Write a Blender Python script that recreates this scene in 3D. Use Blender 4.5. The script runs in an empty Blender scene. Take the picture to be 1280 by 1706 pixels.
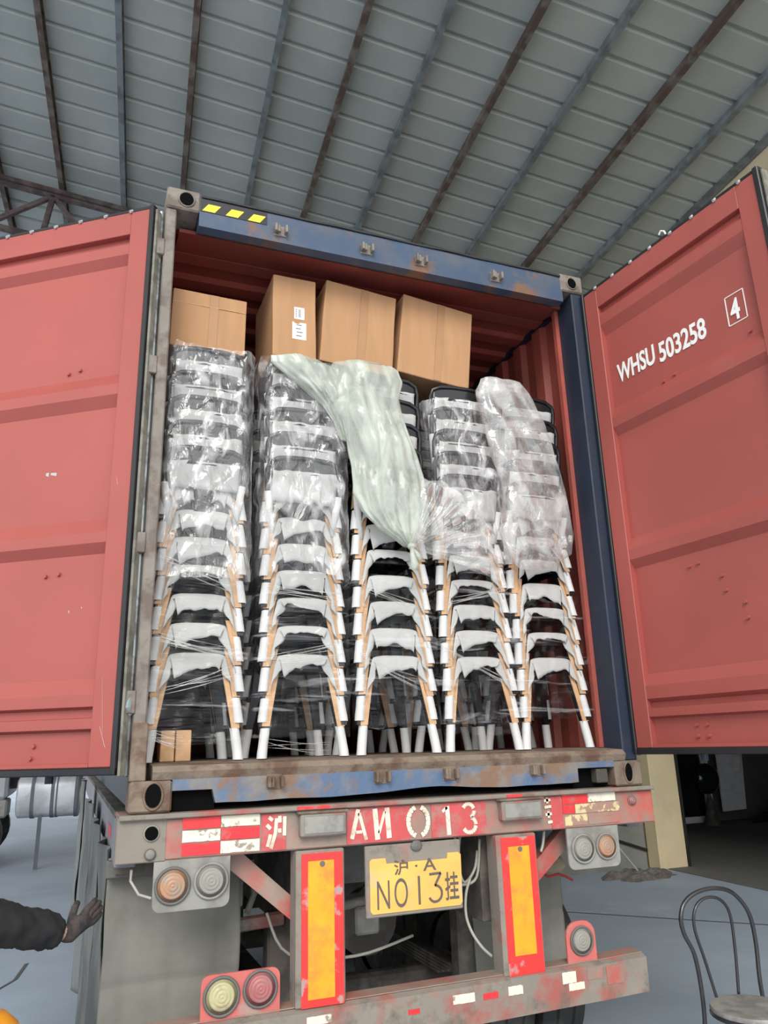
import bpy, bmesh, math, random
from mathutils import Vector, Matrix, noise
random.seed(7)
D = bpy.data; SC = bpy.context.scene; COL = SC.collection
ZO = 1.5            # height of the container's underside above the ground; builders use heights from there
# ------------------------------------------------------------------ camera, light, exposure
cd = D.cameras.new('camera'); cam = D.objects.new('camera', cd); COL.objects.link(cam); SC.camera = cam
cd.sensor_fit = 'VERTICAL'; cd.sensor_height = 36.0; cd.lens = 36.0*1275.4/1706.0; cd.clip_start = .05; cd.clip_end = 400
_R = ((0.931763911551573, 0.3542617985707214, -0.07946440211535034),
      (-0.3619281516212772, 0.8890207888747433, -0.28044616241363496),
      (-0.02870585644286236, 0.29007001744745486, 0.9565748056393264))
cam.matrix_world = Matrix(((_R[0][0], _R[0][2], -_R[0][1], -1.4344), (_R[1][0], _R[1][2], -_R[1][1], -3.2987),
                           (_R[2][0], _R[2][2], -_R[2][1], .2304+ZO), (0, 0, 0, 1)))
w = D.worlds.new('sky'); SC.world = w; w.use_nodes = True
bg = w.node_tree.nodes['Background']; bg.inputs[0].default_value = (.95, .97, 1.0, 1); bg.inputs[1].default_value = 1.4
_n = w.node_tree.nodes; _l = w.node_tree.links      # open yard behind the viewer is brighter than the built-up far side
_g = _n.new('ShaderNodeTexCoord'); _s = _n.new('ShaderNodeSeparateXYZ'); _m = _n.new('ShaderNodeMapRange')
_m.inputs[1].default_value = -1; _m.inputs[2].default_value = 1; _m.inputs[3].default_value = 2.0; _m.inputs[4].default_value = 1.0
_l.new(_g.outputs['Generated'], _s.inputs[0]); _l.new(_s.outputs['Y'], _m.inputs[0]); _l.new(_m.outputs[0], bg.inputs[1])
sl = D.lights.new('hazy_sun', 'SUN'); sl.energy = 2.1; sl.angle = math.radians(28); sl.color = (1, .97, .92)
so = D.objects.new('hazy_sun', sl); COL.objects.link(so); so.rotation_euler = Vector((-.33, -.75, .56)).to_track_quat('Z', 'Y').to_euler()
SC.view_settings.view_transform = 'Standard'; SC.view_settings.look = 'None'; SC.view_settings.gamma = 1
SC.view_settings.exposure = .12
try:
    SC.cycles.transparent_max_bounces = 32; SC.cycles.max_bounces = 8; SC.cycles.diffuse_bounces = 5
except Exception: pass

# ------------------------------------------------------------------ materials
def srgb(r, g, b):
    f = lambda c: (c/255/12.92) if c/255 <= .04045 else ((c/255+.055)/1.055)**2.4
    return (f(r), f(g), f(b), 1)
def mat(name, col, rough=.6, metal=0., col2=None, scale=6., lo=.45, hi=.6, col3=None, scale3=2., lo3=.5, hi3=.65,
        bump=0., bscale=40., var=.12, stretch=(1, 1, 1), spec=.5):
    m = D.materials.new(name); m.use_nodes = True; nt = m.node_tree; N = nt.nodes; L = nt.links
    b = N['Principled BSDF']; b.inputs['Roughness'].default_value = rough; b.inputs['Metallic'].default_value = metal
    b.inputs['Specular IOR Level'].default_value = spec
    tc = N.new('ShaderNodeTexCoord'); mp = N.new('ShaderNodeMapping'); mp.inputs['Scale'].default_value = stretch
    L.new(tc.outputs['Object'], mp.inputs[0])
    def nz(s, det=6, r=.6):
        n = N.new('ShaderNodeTexNoise'); n.inputs['Scale'].default_value = s; n.inputs['Detail'].default_value = det
        n.inputs['Roughness'].default_value = r; L.new(mp.outputs[0], n.inputs['Vector']); return n.outputs['Fac']
    def ramp(s, lo, hi):
        r = N.new('ShaderNodeMapRange'); r.inputs[1].default_value = lo; r.inputs[2].default_value = hi; r.clamp = True
        L.new(s, r.inputs[0]); return r.outputs[0]
    def mix(f, a, c):
        x = N.new('ShaderNodeMix'); x.data_type = 'RGBA'; L.new(f, x.inputs[0])
        for i, v in ((6, a), (7, c)):
            if isinstance(v, tuple): x.inputs[i].default_value = v
            else: L.new(v, x.inputs[i])
        return x.outputs[2]
    d = tuple(c*(1-var) for c in col[:3])+(1,); u = tuple(min(1, c*(1+var)) for c in col[:3])+(1,)
    c = mix(ramp(nz(scale*.7), .3, .7), d, u)
    if col2: c = mix(ramp(nz(scale), lo, hi), c, col2)
    if col3: c = mix(ramp(nz(scale3, 8, .7), lo3, hi3), c, col3)
    L.new(c, b.inputs['Base Color'])
    if bump:
        bp = N.new('ShaderNodeBump'); bp.inputs['Strength'].default_value = bump; bp.inputs['Distance'].default_value = .01
        L.new(nz(bscale), bp.inputs['Height']); L.new(bp.outputs[0], b.inputs['Normal'])
    return m
DUST = (.27, .235, .19, 1); RUST = (.17, .085, .045, 1)
M = {}
M['doorred'] = mat('container_red_paint', (.35, .078, .062, 1), .5, col2=(.30, .068, .055, 1), scale=1.3, lo=.4, hi=.7, col3=(.36, .10, .08, 1), scale3=3, lo3=.62, hi3=.75, var=.06)
M['inred'] = mat('interior_red_paint', (.36, .075, .055, 1), .55, col2=(.28, .07, .05, 1), scale=3, var=.1)
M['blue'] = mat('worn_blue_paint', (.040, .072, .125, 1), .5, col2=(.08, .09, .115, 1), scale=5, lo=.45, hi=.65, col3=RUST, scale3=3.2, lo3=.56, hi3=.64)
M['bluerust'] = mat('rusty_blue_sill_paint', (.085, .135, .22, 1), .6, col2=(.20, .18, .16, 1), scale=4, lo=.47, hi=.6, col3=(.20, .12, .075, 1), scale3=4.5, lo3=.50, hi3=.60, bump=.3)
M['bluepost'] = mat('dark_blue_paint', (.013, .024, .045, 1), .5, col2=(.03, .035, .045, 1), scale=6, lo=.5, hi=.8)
M['rustcast'] = mat('rusty_cast_steel', (.20, .155, .115, 1), .8, col2=(.12, .07, .045, 1), scale=9, bump=.5, var=.2)
M['greycast'] = mat('grey_brown_steel', (.21, .185, .155, 1), .7, col2=(.13, .10, .08, 1), scale=9, bump=.3)
M['seal'] = mat('black_rubber_seal', (.012, .012, .014, 1), .45, var=.2)
M['sealgrey'] = mat('aged_pale_seal_strip', (.22, .21, .17, 1), .6, col2=(.13, .125, .10, 1), scale=14)
M['steelbar'] = mat('galvanised_bar', (.30, .32, .33, 1), .35, .6, col2=(.13, .12, .11, 1), scale=12)
M['ply'] = mat('container_plywood_floor', (.20, .14, .09, 1), .8, col2=(.11, .08, .06, 1), scale=8)
M['black'] = mat('dark_void_black', (.006, .006, .006, 1), .95, spec=0.)
M['yellow'] = mat('yellow_decal', (.85, .66, .03, 1), .5); M['decalblack'] = mat('black_decal', (.015, .015, .018, 1), .5)
M['white'] = mat('white_stencil_paint', (.80, .80, .76, 1), .6, var=.05)
M['cream'] = mat('cream_stencil_paint', (.74, .66, .52, 1), .7, col2=(.45, .34, .27, 1), scale=25, lo=.52, hi=.7)
M['trred'] = mat('dirty_red_trailer_paint', (.45, .075, .06, 1), .6, col2=(.31, .215, .17, 1), scale=3.0, lo=.38, hi=.56, col3=(.23, .19, .15, 1), scale3=7, lo3=.46, hi3=.62, bump=.15)
M['trdust'] = mat('dusty_trailer_steel', (.23, .20, .165, 1), .75, col2=(.33, .10, .08, 1), scale=4, lo=.52, hi=.64, col3=(.13, .11, .09, 1), scale3=9, lo3=.52, hi3=.7, bump=.2)
M['postred'] = mat('red_reflective_border', (.75, .035, .03, 1), .45, col2=(.38, .27, .25, 1), scale=9, lo=.56, hi=.62)
M['postyel'] = mat('orange_yellow_reflector', (.88, .34, .012, 1), .45, col2=(.70, .24, .03, 1), scale=12, lo=.48, hi=.66)
M['tapered'] = mat('red_reflective_tape', (.66, .03, .035, 1), .4, col2=(.42, .12, .10, 1), scale=14, lo=.6, hi=.7)
M['letterred'] = mat('faded_red_patch', (.50, .075, .075, 1), .6, col2=(.34, .20, .17, 1), scale=12, lo=.5, hi=.68)
M['tapewhite'] = mat('white_reflective_tape', (.72, .67, .54, 1), .5, col2=(.30, .25, .20, 1), scale=26, lo=.58, hi=.63)
M['tapepeel'] = mat('peeling_yellowed_tape', (.62, .52, .28, 1), .6, col2=(.34, .20, .15, 1), scale=24, lo=.47, hi=.53)
M['lampgrey'] = mat('dusty_grey_lamp_plate', (.28, .275, .245, 1), .75, col2=(.20, .19, .17, 1), scale=8)
M['lensgrey'] = mat('dust_covered_lens', (.27, .255, .22, 1), .55); M['lensamber'] = mat('amber_lens_under_dust', (.40, .21, .12, 1), .45, col2=(.30, .23, .17, 1), scale=18)
M['lensred'] = mat('dull_red_lens', (.36, .12, .12, 1), .4, col2=(.26, .17, .16, 1), scale=14); M['lensyel'] = mat('yellowed_clear_lens', (.42, .39, .21, 1), .4, col2=(.33, .26, .18, 1), scale=14)
M['lamprim'] = mat('dark_lamp_rim', (.12, .115, .105, 1), .6)
M['lampred'] = mat('red_lamp_plate_paint', (.52, .13, .11, 1), .6, col2=(.34, .25, .21, 1), scale=6, lo=.55, hi=.65)
M['plate'] = mat('yellow_number_plate', (.80, .44, .10, 1), .5, col2=(.52, .42, .28, 1), scale=9, lo=.52, hi=.66)
M['plateink'] = mat('faded_plate_ink', (.11, .085, .07, 1), .6)
M['flap'] = mat('dusty_mud_flap_rubber', (.175, .172, .145, 1), .85, col2=(.24, .23, .20, 1), scale=3, lo=.4, hi=.65, var=.15)
M['guard'] = mat('grey_splash_guard', (.085, .09, .088, 1), .8, col2=(.19, .20, .19, 1), scale=4, lo=.4, hi=.6, stretch=(1, 1, .25))
M['tyre'] = mat('tyre_rubber', (.022, .022, .023, 1), .8, col2=(.06, .058, .05, 1), scale=5)
M['chassis'] = mat('dusty_dark_chassis', (.07, .062, .052, 1), .8, col2=(.14, .12, .10, 1), scale=7)
M['railgrey'] = mat('grey_blue_side_rail', (.17, .18, .21, 1), .5, col2=(.26, .23, .24, 1), scale=4)
M['hose'] = mat('pale_air_hose', (.36, .34, .29, 1), .6)
M['chblack'] = mat('black_gloss_chair_paint', (.010, .010, .011, 1), .22, var=.1)
M['foam'] = mat('white_foam_sheet', (.43, .43, .41, 1), .85, bump=.25, bscale=25, var=.06)
M['sleeve'] = mat('white_foam_sleeve', (.60, .60, .585, 1), .7, var=.05)
M['kraftwrap'] = mat('kraft_paper_wrap', (.56, .34, .18, 1), .8, col2=(.45, .27, .14, 1), scale=12)
M['carton'] = mat('brown_cardboard', (.43, .235, .115, 1), .85, col2=(.39, .215, .105, 1), scale=5, stretch=(3, 3, .3), var=.06)
M['tape'] = mat('brown_packing_tape', (.36, .19, .085, 1), .5)
M['paper'] = mat('white_paper_label', (.85, .83, .78, 1), .7); M['ink'] = mat('grey_print_ink', (.18, .19, .19, 1), .8)
M['sheet'] = mat('grey_green_roof_sheet', (.42, .435, .40, 1), .5, col2=(.36, .38, .35, 1), scale=.8, lo=.4, hi=.6, var=.08)
M['purrust'] = mat('rust_brown_purlin', (.085, .055, .042, 1), .8, col2=(.17, .14, .12, 1), scale=5)
M['purgrey'] = mat('grey_primed_purlin', (.19, .215, .22, 1), .6, col2=(.12, .13, .13, 1), scale=5)
M['truss'] = mat('dark_brown_truss_paint', (.055, .035, .035, 1), .7, col2=(.12, .09, .085, 1), scale=5)
M['yard'] = mat('yard_concrete', (.33, .395, .47, 1), .7, col2=(.27, .325, .395, 1), scale=.45, lo=.4, hi=.62, col3=(.39, .45, .51, 1), scale3=1.3, lo3=.55, hi3=.75, bump=.15, var=.1)
M['joint'] = mat('dark_concrete_joint', (.085, .085, .085, 1), .9); M['debris'] = mat('brown_dirt', (.12, .105, .09, 1), .95, col2=(.17, .155, .14, 1), scale=20)
M['plaster'] = mat('yellow_beige_plaster', (.66, .55, .34, 1), .85, col2=(.60, .50, .32, 1), scale=2, var=.06)
M['render'] = mat('grey_cement_render', (.22, .225, .20, 1), .9, col2=(.17, .17, .15, 1), scale=2)
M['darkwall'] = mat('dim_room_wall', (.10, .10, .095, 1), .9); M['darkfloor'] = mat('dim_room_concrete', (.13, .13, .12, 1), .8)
M['frame'] = mat('white_door_frame', (.84, .84, .86, 1), .5); M['leaf'] = mat('pale_grey_panel', (.40, .41, .42, 1), .6)
M['board'] = mat('pale_board_paint', (.74, .75, .78, 1), .6); M['bag'] = mat('black_plastic_bag', (.015, .015, .017, 1), .3); M['tealp'] = mat('dull_teal_plastic', (.14, .25, .27, 1), .5, col2=(.22, .26, .25, 1), scale=10)
M['rag'] = mat('beige_rag_cloth', (.36, .29, .20, 1), .9, bump=.6); M['cord'] = mat('red_cord', (.35, .03, .03, 1), .7)
M['alu'] = mat('dusty_aluminium_tank', (.55, .58, .60, 1), .4, .25, col2=(.40, .42, .43, 1), scale=3); M['strap'] = mat('dark_steel_strap', (.10, .12, .14, 1), .6)
M['tube'] = mat('dark_grey_steel_tube', (.10, .10, .105, 1), .3, .7); M['seatpad'] = mat('worn_grey_seat', (.30, .29, .27, 1), .5, col2=(.20, .19, .18, 1), scale=10)
M['jacket'] = mat('black_jacket_cloth', (.012, .012, .013, 1), .85, bump=.4, bscale=15); M['trouser'] = mat('dark_trousers', (.02, .022, .03, 1), .9)
M['glove'] = mat('dark_grey_glove', (.022, .021, .023, 1), .85, col2=(.06, .045, .042, 1), scale=20, bump=.4); M['skin'] = mat('skin', (.48, .28, .20, 1), .55)
M['hair'] = mat('black_hair', (.012, .01, .009, 1), .6); M['boot'] = mat('dark_boot', (.03, .028, .026, 1), .6)
M['orange'] = mat('orange_plastic', (.85, .33, .02, 1), .4, var=.04); M['glassd'] = mat('dark_window_glass', (.012, .015, .018, 1), .08)

def film(name, tint, base, streak, gloss, bscale=9., stretch=(1, 1, 1), bstr=.6, lo=.48, hi=.72):
    m = D.materials.new(name); m.use_nodes = True; nt = m.node_tree; N = nt.nodes; L = nt.links
    N.remove(N['Principled BSDF']); out = N['Material Output']
    tr = N.new('ShaderNodeBsdfTransparent'); gl = N.new('ShaderNodeBsdfGlossy'); df = N.new('ShaderNodeBsdfDiffuse')
    gl.inputs['Roughness'].default_value = .10; gl.inputs['Color'].default_value = (1, 1, 1, 1); df.inputs['Color'].default_value = tint
    tc = N.new('ShaderNodeTexCoord'); mp = N.new('ShaderNodeMapping'); mp.inputs['Scale'].default_value = stretch; L.new(tc.outputs['Object'], mp.inputs[0])
    n = N.new('ShaderNodeTexNoise'); n.inputs['Scale'].default_value = bscale; n.inputs['Detail'].default_value = 5; n.inputs['Distortion'].default_value = .8
    L.new(mp.outputs[0], n.inputs['Vector'])
    bp = N.new('ShaderNodeBump'); bp.inputs['Strength'].default_value = bstr; bp.inputs['Distance'].default_value = .02
    L.new(n.outputs['Fac'], bp.inputs['Height'])
    for s in (gl, df): L.new(bp.outputs[0], s.inputs['Normal'])
    r = N.new('ShaderNodeMapRange'); r.inputs[1].default_value = lo; r.inputs[2].default_value = hi
    r.inputs[3].default_value = base; r.inputs[4].default_value = base+streak; L.new(n.outputs['Fac'], r.inputs[0])  # white diffuse streaks: milky patches, plus bright glints painted in by noise
    m1 = N.new('ShaderNodeMixShader'); L.new(r.outputs[0], m1.inputs[0]); L.new(tr.outputs[0], m1.inputs[1]); L.new(df.outputs[0], m1.inputs[2])
    lw = N.new('ShaderNodeLayerWeight'); lw.inputs['Blend'].default_value = .35; L.new(bp.outputs[0], lw.inputs['Normal'])
    r2 = N.new('ShaderNodeMapRange'); r2.inputs[3].default_value = gloss*.35; r2.inputs[4].default_value = min(1, gloss*2.2); L.new(lw.outputs['Fresnel'], r2.inputs[0])
    m2 = N.new('ShaderNodeMixShader'); L.new(r2.outputs[0], m2.inputs[0]); L.new(m1.outputs[0], m2.inputs[1]); L.new(gl.outputs[0], m2.inputs[2])
    L.new(m2.outputs[0], out.inputs[0]); return m
M['filmup'] = film('stretch_film_upper', (.80, .79, .78, 1), .05, .50, .13, 13, (1, 1, .5), 1., .50, .74)
M['filmlow'] = film('stretch_film_lower', (.9, .9, .9, 1), .0, .34, .05, 5, (.45, .45, 5), 1., .58, .78)  # nearly clear; its white streaks are highlights put into the colour
M['milky'] = film('milky_plastic_bag', (.56, .60, .52, 1), .34, .40, .05, 5, (1.6, 1.6, .7), .6, .40, .62)
M['clearbag'] = film('crumpled_clear_bag', (.72, .72, .68, 1), .08, .42, .14, 7, (1, 1, 1), 1., .44, .70)

# ------------------------------------------------------------------ mesh builder
def rootloc(p):
    v = Vector((0, 0, 0))
    while p is not None: v += p.location; p = p.parent
    return v
class MB:
    def __init__(s): s.b = bmesh.new()
    def box(s, x0, x1, y0, y1, z0, z1, bev=0., mtx=None, seg=1):
        r = bmesh.ops.create_cube(s.b, size=1); vs = r['verts']
        T = Matrix.Translation(((x0+x1)/2, (y0+y1)/2, (z0+z1)/2)) @ Matrix.Diagonal((abs(x1-x0), abs(y1-y0), abs(z1-z0), 1))
        bmesh.ops.transform(s.b, matrix=T, verts=vs)
        if bev:
            es = list({e for v in vs for e in v.link_edges})
            r = bmesh.ops.bevel(s.b, geom=es, offset=bev, segments=seg, affect='EDGES', profile=.5)
            vs = list({v for f in r['faces'] for v in f.verts} | {v for v in vs if v.is_valid})
        if mtx: bmesh.ops.transform(s.b, matrix=mtx, verts=vs)
        return s
    def cyl(s, p0, p1, r0, r1=None, n=14, cap=True):
        p0 = Vector(p0); p1 = Vector(p1); r1 = r0 if r1 is None else r1
        d = p1-p0; r = bmesh.ops.create_cone(s.b, cap_ends=cap, segments=n, radius1=r0, radius2=r1, depth=d.length)
        q = d.to_track_quat('Z', 'Y').to_matrix().to_4x4()
        bmesh.ops.transform(s.b, matrix=Matrix.Translation((p0+p1)/2) @ q, verts=r['verts']); return s
    def sph(s, c, r, n=12, sc=(1, 1, 1)):
        q = bmesh.ops.create_uvsphere(s.b, u_segments=n, v_segments=max(6, n//2), radius=r)
        bmesh.ops.transform(s.b, matrix=Matrix.Translation(c) @ Matrix.Diagonal((*sc, 1)), verts=q['verts']); return s
    def loft(s, rings, closed=True, cap=True):
        R = [[s.b.verts.new(p) for p in ring] for ring in rings]; n = len(R[0])
        for a, c in zip(R, R[1:]):
            for i in range(n if closed else n-1):
                j = (i+1) % n; s.b.faces.new((a[i], a[j], c[j], c[i]))
        if cap and closed: s.b.faces.new(R[0][::-1]); s.b.faces.new(R[-1])
        return s
    def tube(s, pts, r, n=8, cap=True):
        P = [Vector(p) for p in pts]; rings = []; up = None
        rr = r if isinstance(r, (list, tuple)) else [r]*len(P)
        for i, p in enumerate(P):
            t = (P[min(i+1, len(P)-1)]-P[max(i-1, 0)]).normalized()
            if up is None: up = t.orthogonal().normalized()
            up = (up-t*up.dot(t)).normalized(); q = t.cross(up)
            rings.append([p+(up*math.cos(a)+q*math.sin(a))*rr[i] for a in [k*2*math.pi/n for k in range(n)]])
        return s.loft(rings, True, cap)
    def prism(s, poly, ax, d0, d1):
        def P(u, v, d): return {'x': (d, u, v), 'y': (u, d, v), 'z': (u, v, d)}[ax]
        a = [s.b.verts.new(P(u, v, d0)) for u, v in poly]; c = [s.b.verts.new(P(u, v, d1)) for u, v in poly]; n = len(a)
        s.b.faces.new(a[::-1]); s.b.faces.new(c)
        for i in range(n): s.b.faces.new((a[i], a[(i+1) % n], c[(i+1) % n], c[i]))
        return s
    def grid(s, f, nu, nv, thick=0.):
        V = [[s.b.verts.new(f(i/nu, j/nv)) for j in range(nv+1)] for i in range(nu+1)]
        for i in range(nu):
            for j in range(nv): s.b.faces.new((V[i][j], V[i+1][j], V[i+1][j+1], V[i][j+1]))
        return s
    def build(s, name, m, parent=None, smooth=False, mtx=None, solid=0., keep=None):
        if mtx: bmesh.ops.transform(s.b, matrix=mtx, verts=s.b.verts)
        off = Vector((0, 0, ZO))-rootloc(parent)
        bmesh.ops.translate(s.b, vec=off, verts=s.b.verts)
        bmesh.ops.recalc_face_normals(s.b, faces=s.b.faces)
        me = D.meshes.new(name); s.b.to_mesh(me); s.b.free(); me.materials.append(M[m])
        if smooth:
            for p in me.polygons: p.use_smooth = True
        o = D.objects.new(name, me); COL.objects.link(o); o.parent = parent
        if solid:
            md = o.modifiers.new('thickness', 'SOLIDIFY'); md.thickness = solid
        if smooth and smooth != 'all':
            try:
                me.set_sharp_from_angle(angle=math.radians(40))
            except Exception: pass
        return o
def tag(o, label=None, cat=None, group=None, kind=None):
    for k, v in (('label', label), ('category', cat), ('group', group), ('kind', kind)):
        if v: o[k] = v
    return o
def thing(name, x, y, z, label=None, cat=None, group=None, kind=None):
    o = D.objects.new(name, None); COL.objects.link(o); o.location = (x, y, z+ZO); o.empty_display_size = .1
    return tag(o, label, cat, group, kind)
def kids(o): return [c for c in D.objects if c.parent == o]
def copy_tree(o, parent=None, cache={}):
    c = o.copy(); COL.objects.link(c); c.parent = parent
    if o.name not in cache: cache[o.name] = kids(o)
    for ch in cache[o.name]: copy_tree(ch, c)
    return c
def text(name, body, m, parent, origin, ux, uz, size, sx=1., bold=0., align='LEFT', depth=.0012):
    """lettering as a thin mesh: origin = baseline start, ux = reading direction, uz = up"""
    cu = D.curves.new('t', 'FONT'); cu.body = body; cu.size = size; cu.extrude = depth; cu.offset = bold; cu.align_x = align
    ob = D.objects.new('t', cu); COL.objects.link(ob); dg = bpy.context.evaluated_depsgraph_get(); dg.update()
    me = D.meshes.new_from_object(ob.evaluated_get(dg)); D.objects.remove(ob); D.curves.remove(cu)
    ux = Vector(ux).normalized(); uz = Vector(uz).normalized(); n = ux.cross(uz)
    T = Matrix.Translation(Vector(origin)+Vector((0, 0, ZO))-rootloc(parent)) @ Matrix(((ux.x*sx, uz.x, n.x, 0), (ux.y*sx, uz.y, n.y, 0), (ux.z*sx, uz.z, n.z, 0), (0, 0, 0, 1)))
    me.transform(T); me.materials.clear(); me.materials.append(M[m])
    o = D.objects.new(name, me); COL.objects.link(o); o.parent = parent; return o
def nz(x, y, z=0., s=1.): return noise.noise(Vector((x*s, y*s, z*s)))

# ================================================================== SETTING
YG = -1.5
b = MB(); b.box(-45, 14, -12, 60, YG-.2, YG); tag(b.build('floor', 'yard'), kind='structure')
PD = Vector((.072, .9974, 0)).normalized(); RD = Vector((.990, -.0715, -.1215)).normalized(); NU = RD.cross(PD).normalized()
Q = Vector((1.434, 3.3, 7.57))
def rp(s, t, h=0.): return Q+RD*s+PD*t+NU*h
# roof sheet with raised ribs running across the purlins
prof = []; t = -8.0; sp = .373
while t < 22:
    prof += [(t, 0), (t+sp-.075, 0), (t+sp-.055, .04), (t+sp-.02, .04)]; t += sp
b = MB()
under = [[rp(s, t, h) for t, h in prof] for s in (-12, 4.46)]; over = [[rp(s, t, h+.012) for t, h in prof] for s in (-12, 4.46)]
b.loft([under[0], under[1]], closed=False, cap=False); b.loft([over[0], over[1]], closed=False, cap=False)
roof = tag(b.build('ceiling', 'sheet'), kind='structure')
for k, s in enumerate([-3.91, -3.06, -2.25, -1.36, -.545, .25, 1.13, 1.97, 2.87, 3.75, -4.75, -5.6, -6.45, -7.3, -8.15, -9.0, -9.85, -10.7, -11.55]):
    b = MB()
    for x0, x1, h0, h1 in ((-.035, .035, -.012, -.001), (-.035, .035, -.11, -.10), (-.035, -.028, -.10, -.012)):
        b.loft([[rp(s+x0, t, h0), rp(s+x1, t, h0), rp(s+x1, t, h1), rp(s+x0, t, h1)] for t in (-8.0, 21.8)])
    b.build('purlin', 'purrust' if (k % 2 == 0) else 'purgrey', roof)
b = MB(); b.loft([[rp(4.36, t, -.03), rp(4.47, t, -.03), rp(4.47, t, .09), rp(4.36, t, .09)] for t in (-8.0, 21.8)]); b.build('edge_flashing', 'purgrey', roof)
# truss hanging below the purlins, seen at the left above the container
def truss(t, label):
    r = thing('roof_truss', *rp(-3, t, -.9), label, 'truss', 'trusses under the shed roof')
    def bar(name, a, c, w=.07):
        A = rp(a[0], t, a[1]); C = rp(c[0], t, c[1]); d = (C-A).normalized(); u = d.cross(PD).normalized()*w/2; v = PD*.03
        m = MB(); m.loft([[A+u+v, A-u+v, A-u-v, A+u-v], [C+u+v, C-u+v, C-u-v, C+u-v]]); m.build(name, 'truss', r)
    bar('chord', (-11.9, -.15), (4.3, -.15)); bar('chord', (-11.9, -.24), (4.3, -.24), .05); bar('chord', (-11.9, -.95), (4.3, -.95), .08)
    s = -11.5+.0; k = 0
    while s < 4:
        bar('web_member', (s, -.24), (s, -.95), .07); bar('web_member', (s, -.24), (s+.72, -.95), .06); bar('web_member', (s, -.24), (s-.72, -.95), .06); s += 1.5
    return r
truss(3.25, 'dark brown steel truss under the shed roof above the left container door')
# right building: wall along the shed, pillar, opening and dim room
def wp(d, y): return 5.90+.0722*(y-3.3)+d     # wall face x at depth y
def wallbox(m, y0, y1, z0, z1, d0=0., d1=.3):
    m.loft([[(wp(d0, y), y, z0), (wp(d1, y), y, z0), (wp(d1, y), y, z1), (wp(d0, y), y, z1)] for y in (y0, y1)])
b = MB(); wallbox(b, -6, 6.1, 1.6, 9.0); wallbox(b, 6.1, 22, YG, 9.0); wallbox(b, -6, -3, YG, 1.6)
tag(b.build('wall_right', 'plaster'), kind='structure')
b = MB(); b.box(6.075, 6.545, 5.86, 6.1, YG, 1.6, .01); pl = tag(b.build('wall_pillar', 'plaster'), kind='structure')
b = MB(); b.box(6.548, 6.57, 5.83, 6.1, YG, 1.6); tag(b.build('trim_1', 'decalblack'), kind='structure')
b = MB(); b.box(4.6, 6.07, 6.12, 6.3, YG, .4); tag(b.build('wall_back_left', 'render'), kind='structure')
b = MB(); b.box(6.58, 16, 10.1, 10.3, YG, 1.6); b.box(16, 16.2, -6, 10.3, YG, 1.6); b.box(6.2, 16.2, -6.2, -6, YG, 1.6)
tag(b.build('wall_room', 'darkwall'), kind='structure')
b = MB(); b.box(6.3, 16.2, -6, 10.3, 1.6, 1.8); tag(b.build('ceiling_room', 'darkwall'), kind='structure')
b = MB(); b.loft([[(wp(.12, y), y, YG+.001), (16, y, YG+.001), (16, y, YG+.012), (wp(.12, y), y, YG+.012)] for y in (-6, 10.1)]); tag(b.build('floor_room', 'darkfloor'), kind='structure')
# joints in the yard concrete
def crack(pts, wd, lab):
    m = MB(); n = len(pts)
    L_ = [(p[0]-wd*.5, p[1], YG+.004) for p in pts]; R_ = [(p[0]+wd*.5, p[1]+wd*.5, YG+.004) for p in pts]
    for i in range(n-1):
        vs = [m.b.verts.new(v) for v in (L_[i], R_[i], R_[i+1], L_[i+1])]; m.b.faces.new(vs)
    return tag(m.build('trim_2', 'joint'), kind='structure')
crack([(-2.2, 2.9), (-2.02, 3.5), (-1.9, 3.9), (-1.72, 4.3), (-1.66, 4.8)], .03, '')
crack([(2.6, 5.2), (3.2, 4.6), (4.3, 3.4), (5.5, 2.1)], .02, '')
# door, panel and clutter in the dim room
r = thing('glazed_door', 10.8, 9.9, YG, 'dark glazed door in a white frame at the back of the dim room', 'door')
MB().box(9.0, 10.78, 9.98, 10.03, YG+.1, 1.2).build('pane', 'glassd', r)
m = MB(); m.box(10.78, 10.95, 9.93, 10.08, YG+.02, 1.3, .01); m.box(8.9, 10.78, 9.93, 10.08, YG+.02, YG+.14, .01); m.build('frame', 'frame', r)
b = MB(); b.prism([(11.02, -1.28), (11.62, -1.26), (11.78, .6), (11.05, .6)], 'y', 9.75, 9.79)
tag(b.build('display_board', 'board'), 'pale grey board standing beside the glazed door in the dim room', 'board')
b = MB(); b.grid(lambda u, v: (11.43+.2*u+.02*math.sin(6*v), 9.72-.01*math.sin(9*u+4*v), -.20-.33*v-.05*u*v), 6, 6)
tag(b.build('hanging_paper', 'paper', None, True, solid=.002), 'bright white paper hanging on the pale grey board', 'paper')
b = MB(); b.sph((10.5, 9.55, -.62), .30, 20, (1, .5, 1)); tag(b.build('glossy_round_object', 'glassd', None, 'all'), 'glossy dark round object behind the doorway of the dim room', 'lamp')  # dark glossy ball in front of the door glass
MB().cyl((10.5, 9.55, -.9), (10.5, 9.55, YG), .03, .16).build('stand', 'chassis', D.objects['glossy_round_object'])
b = MB()
b.grid(lambda u, v: (11.25+1.3*u, 9.3-.25*math.sin(math.pi*v)*math.sin(math.pi*min(1, u*1.1)), YG+.015+(.36+.10*nz(u*4, v*3, 3))*math.sin(math.pi*u)**.6*math.sin(math.pi*v)+.001), 18, 12)
tag(b.build('refuse_bag', 'bag', None, 'all'), 'slumped black plastic bag on the floor below the pale board', 'bag')
r = thing('work_bench', 12.7, 8.7, YG, 'dark metal bench with thin legs in the dim room', 'bench')
MB().box(11.8, 13.7, 8.5, 9.2, -.78, -.73).build('bench_top', 'chassis', r)
for x in (11.85, 13.65):
    for y in (8.55, 9.15): MB().box(x-.03, x+.03, y-.03, y+.03, YG, -.78).build('leg', 'leaf' if y < 9 else 'chassis', r)
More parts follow.
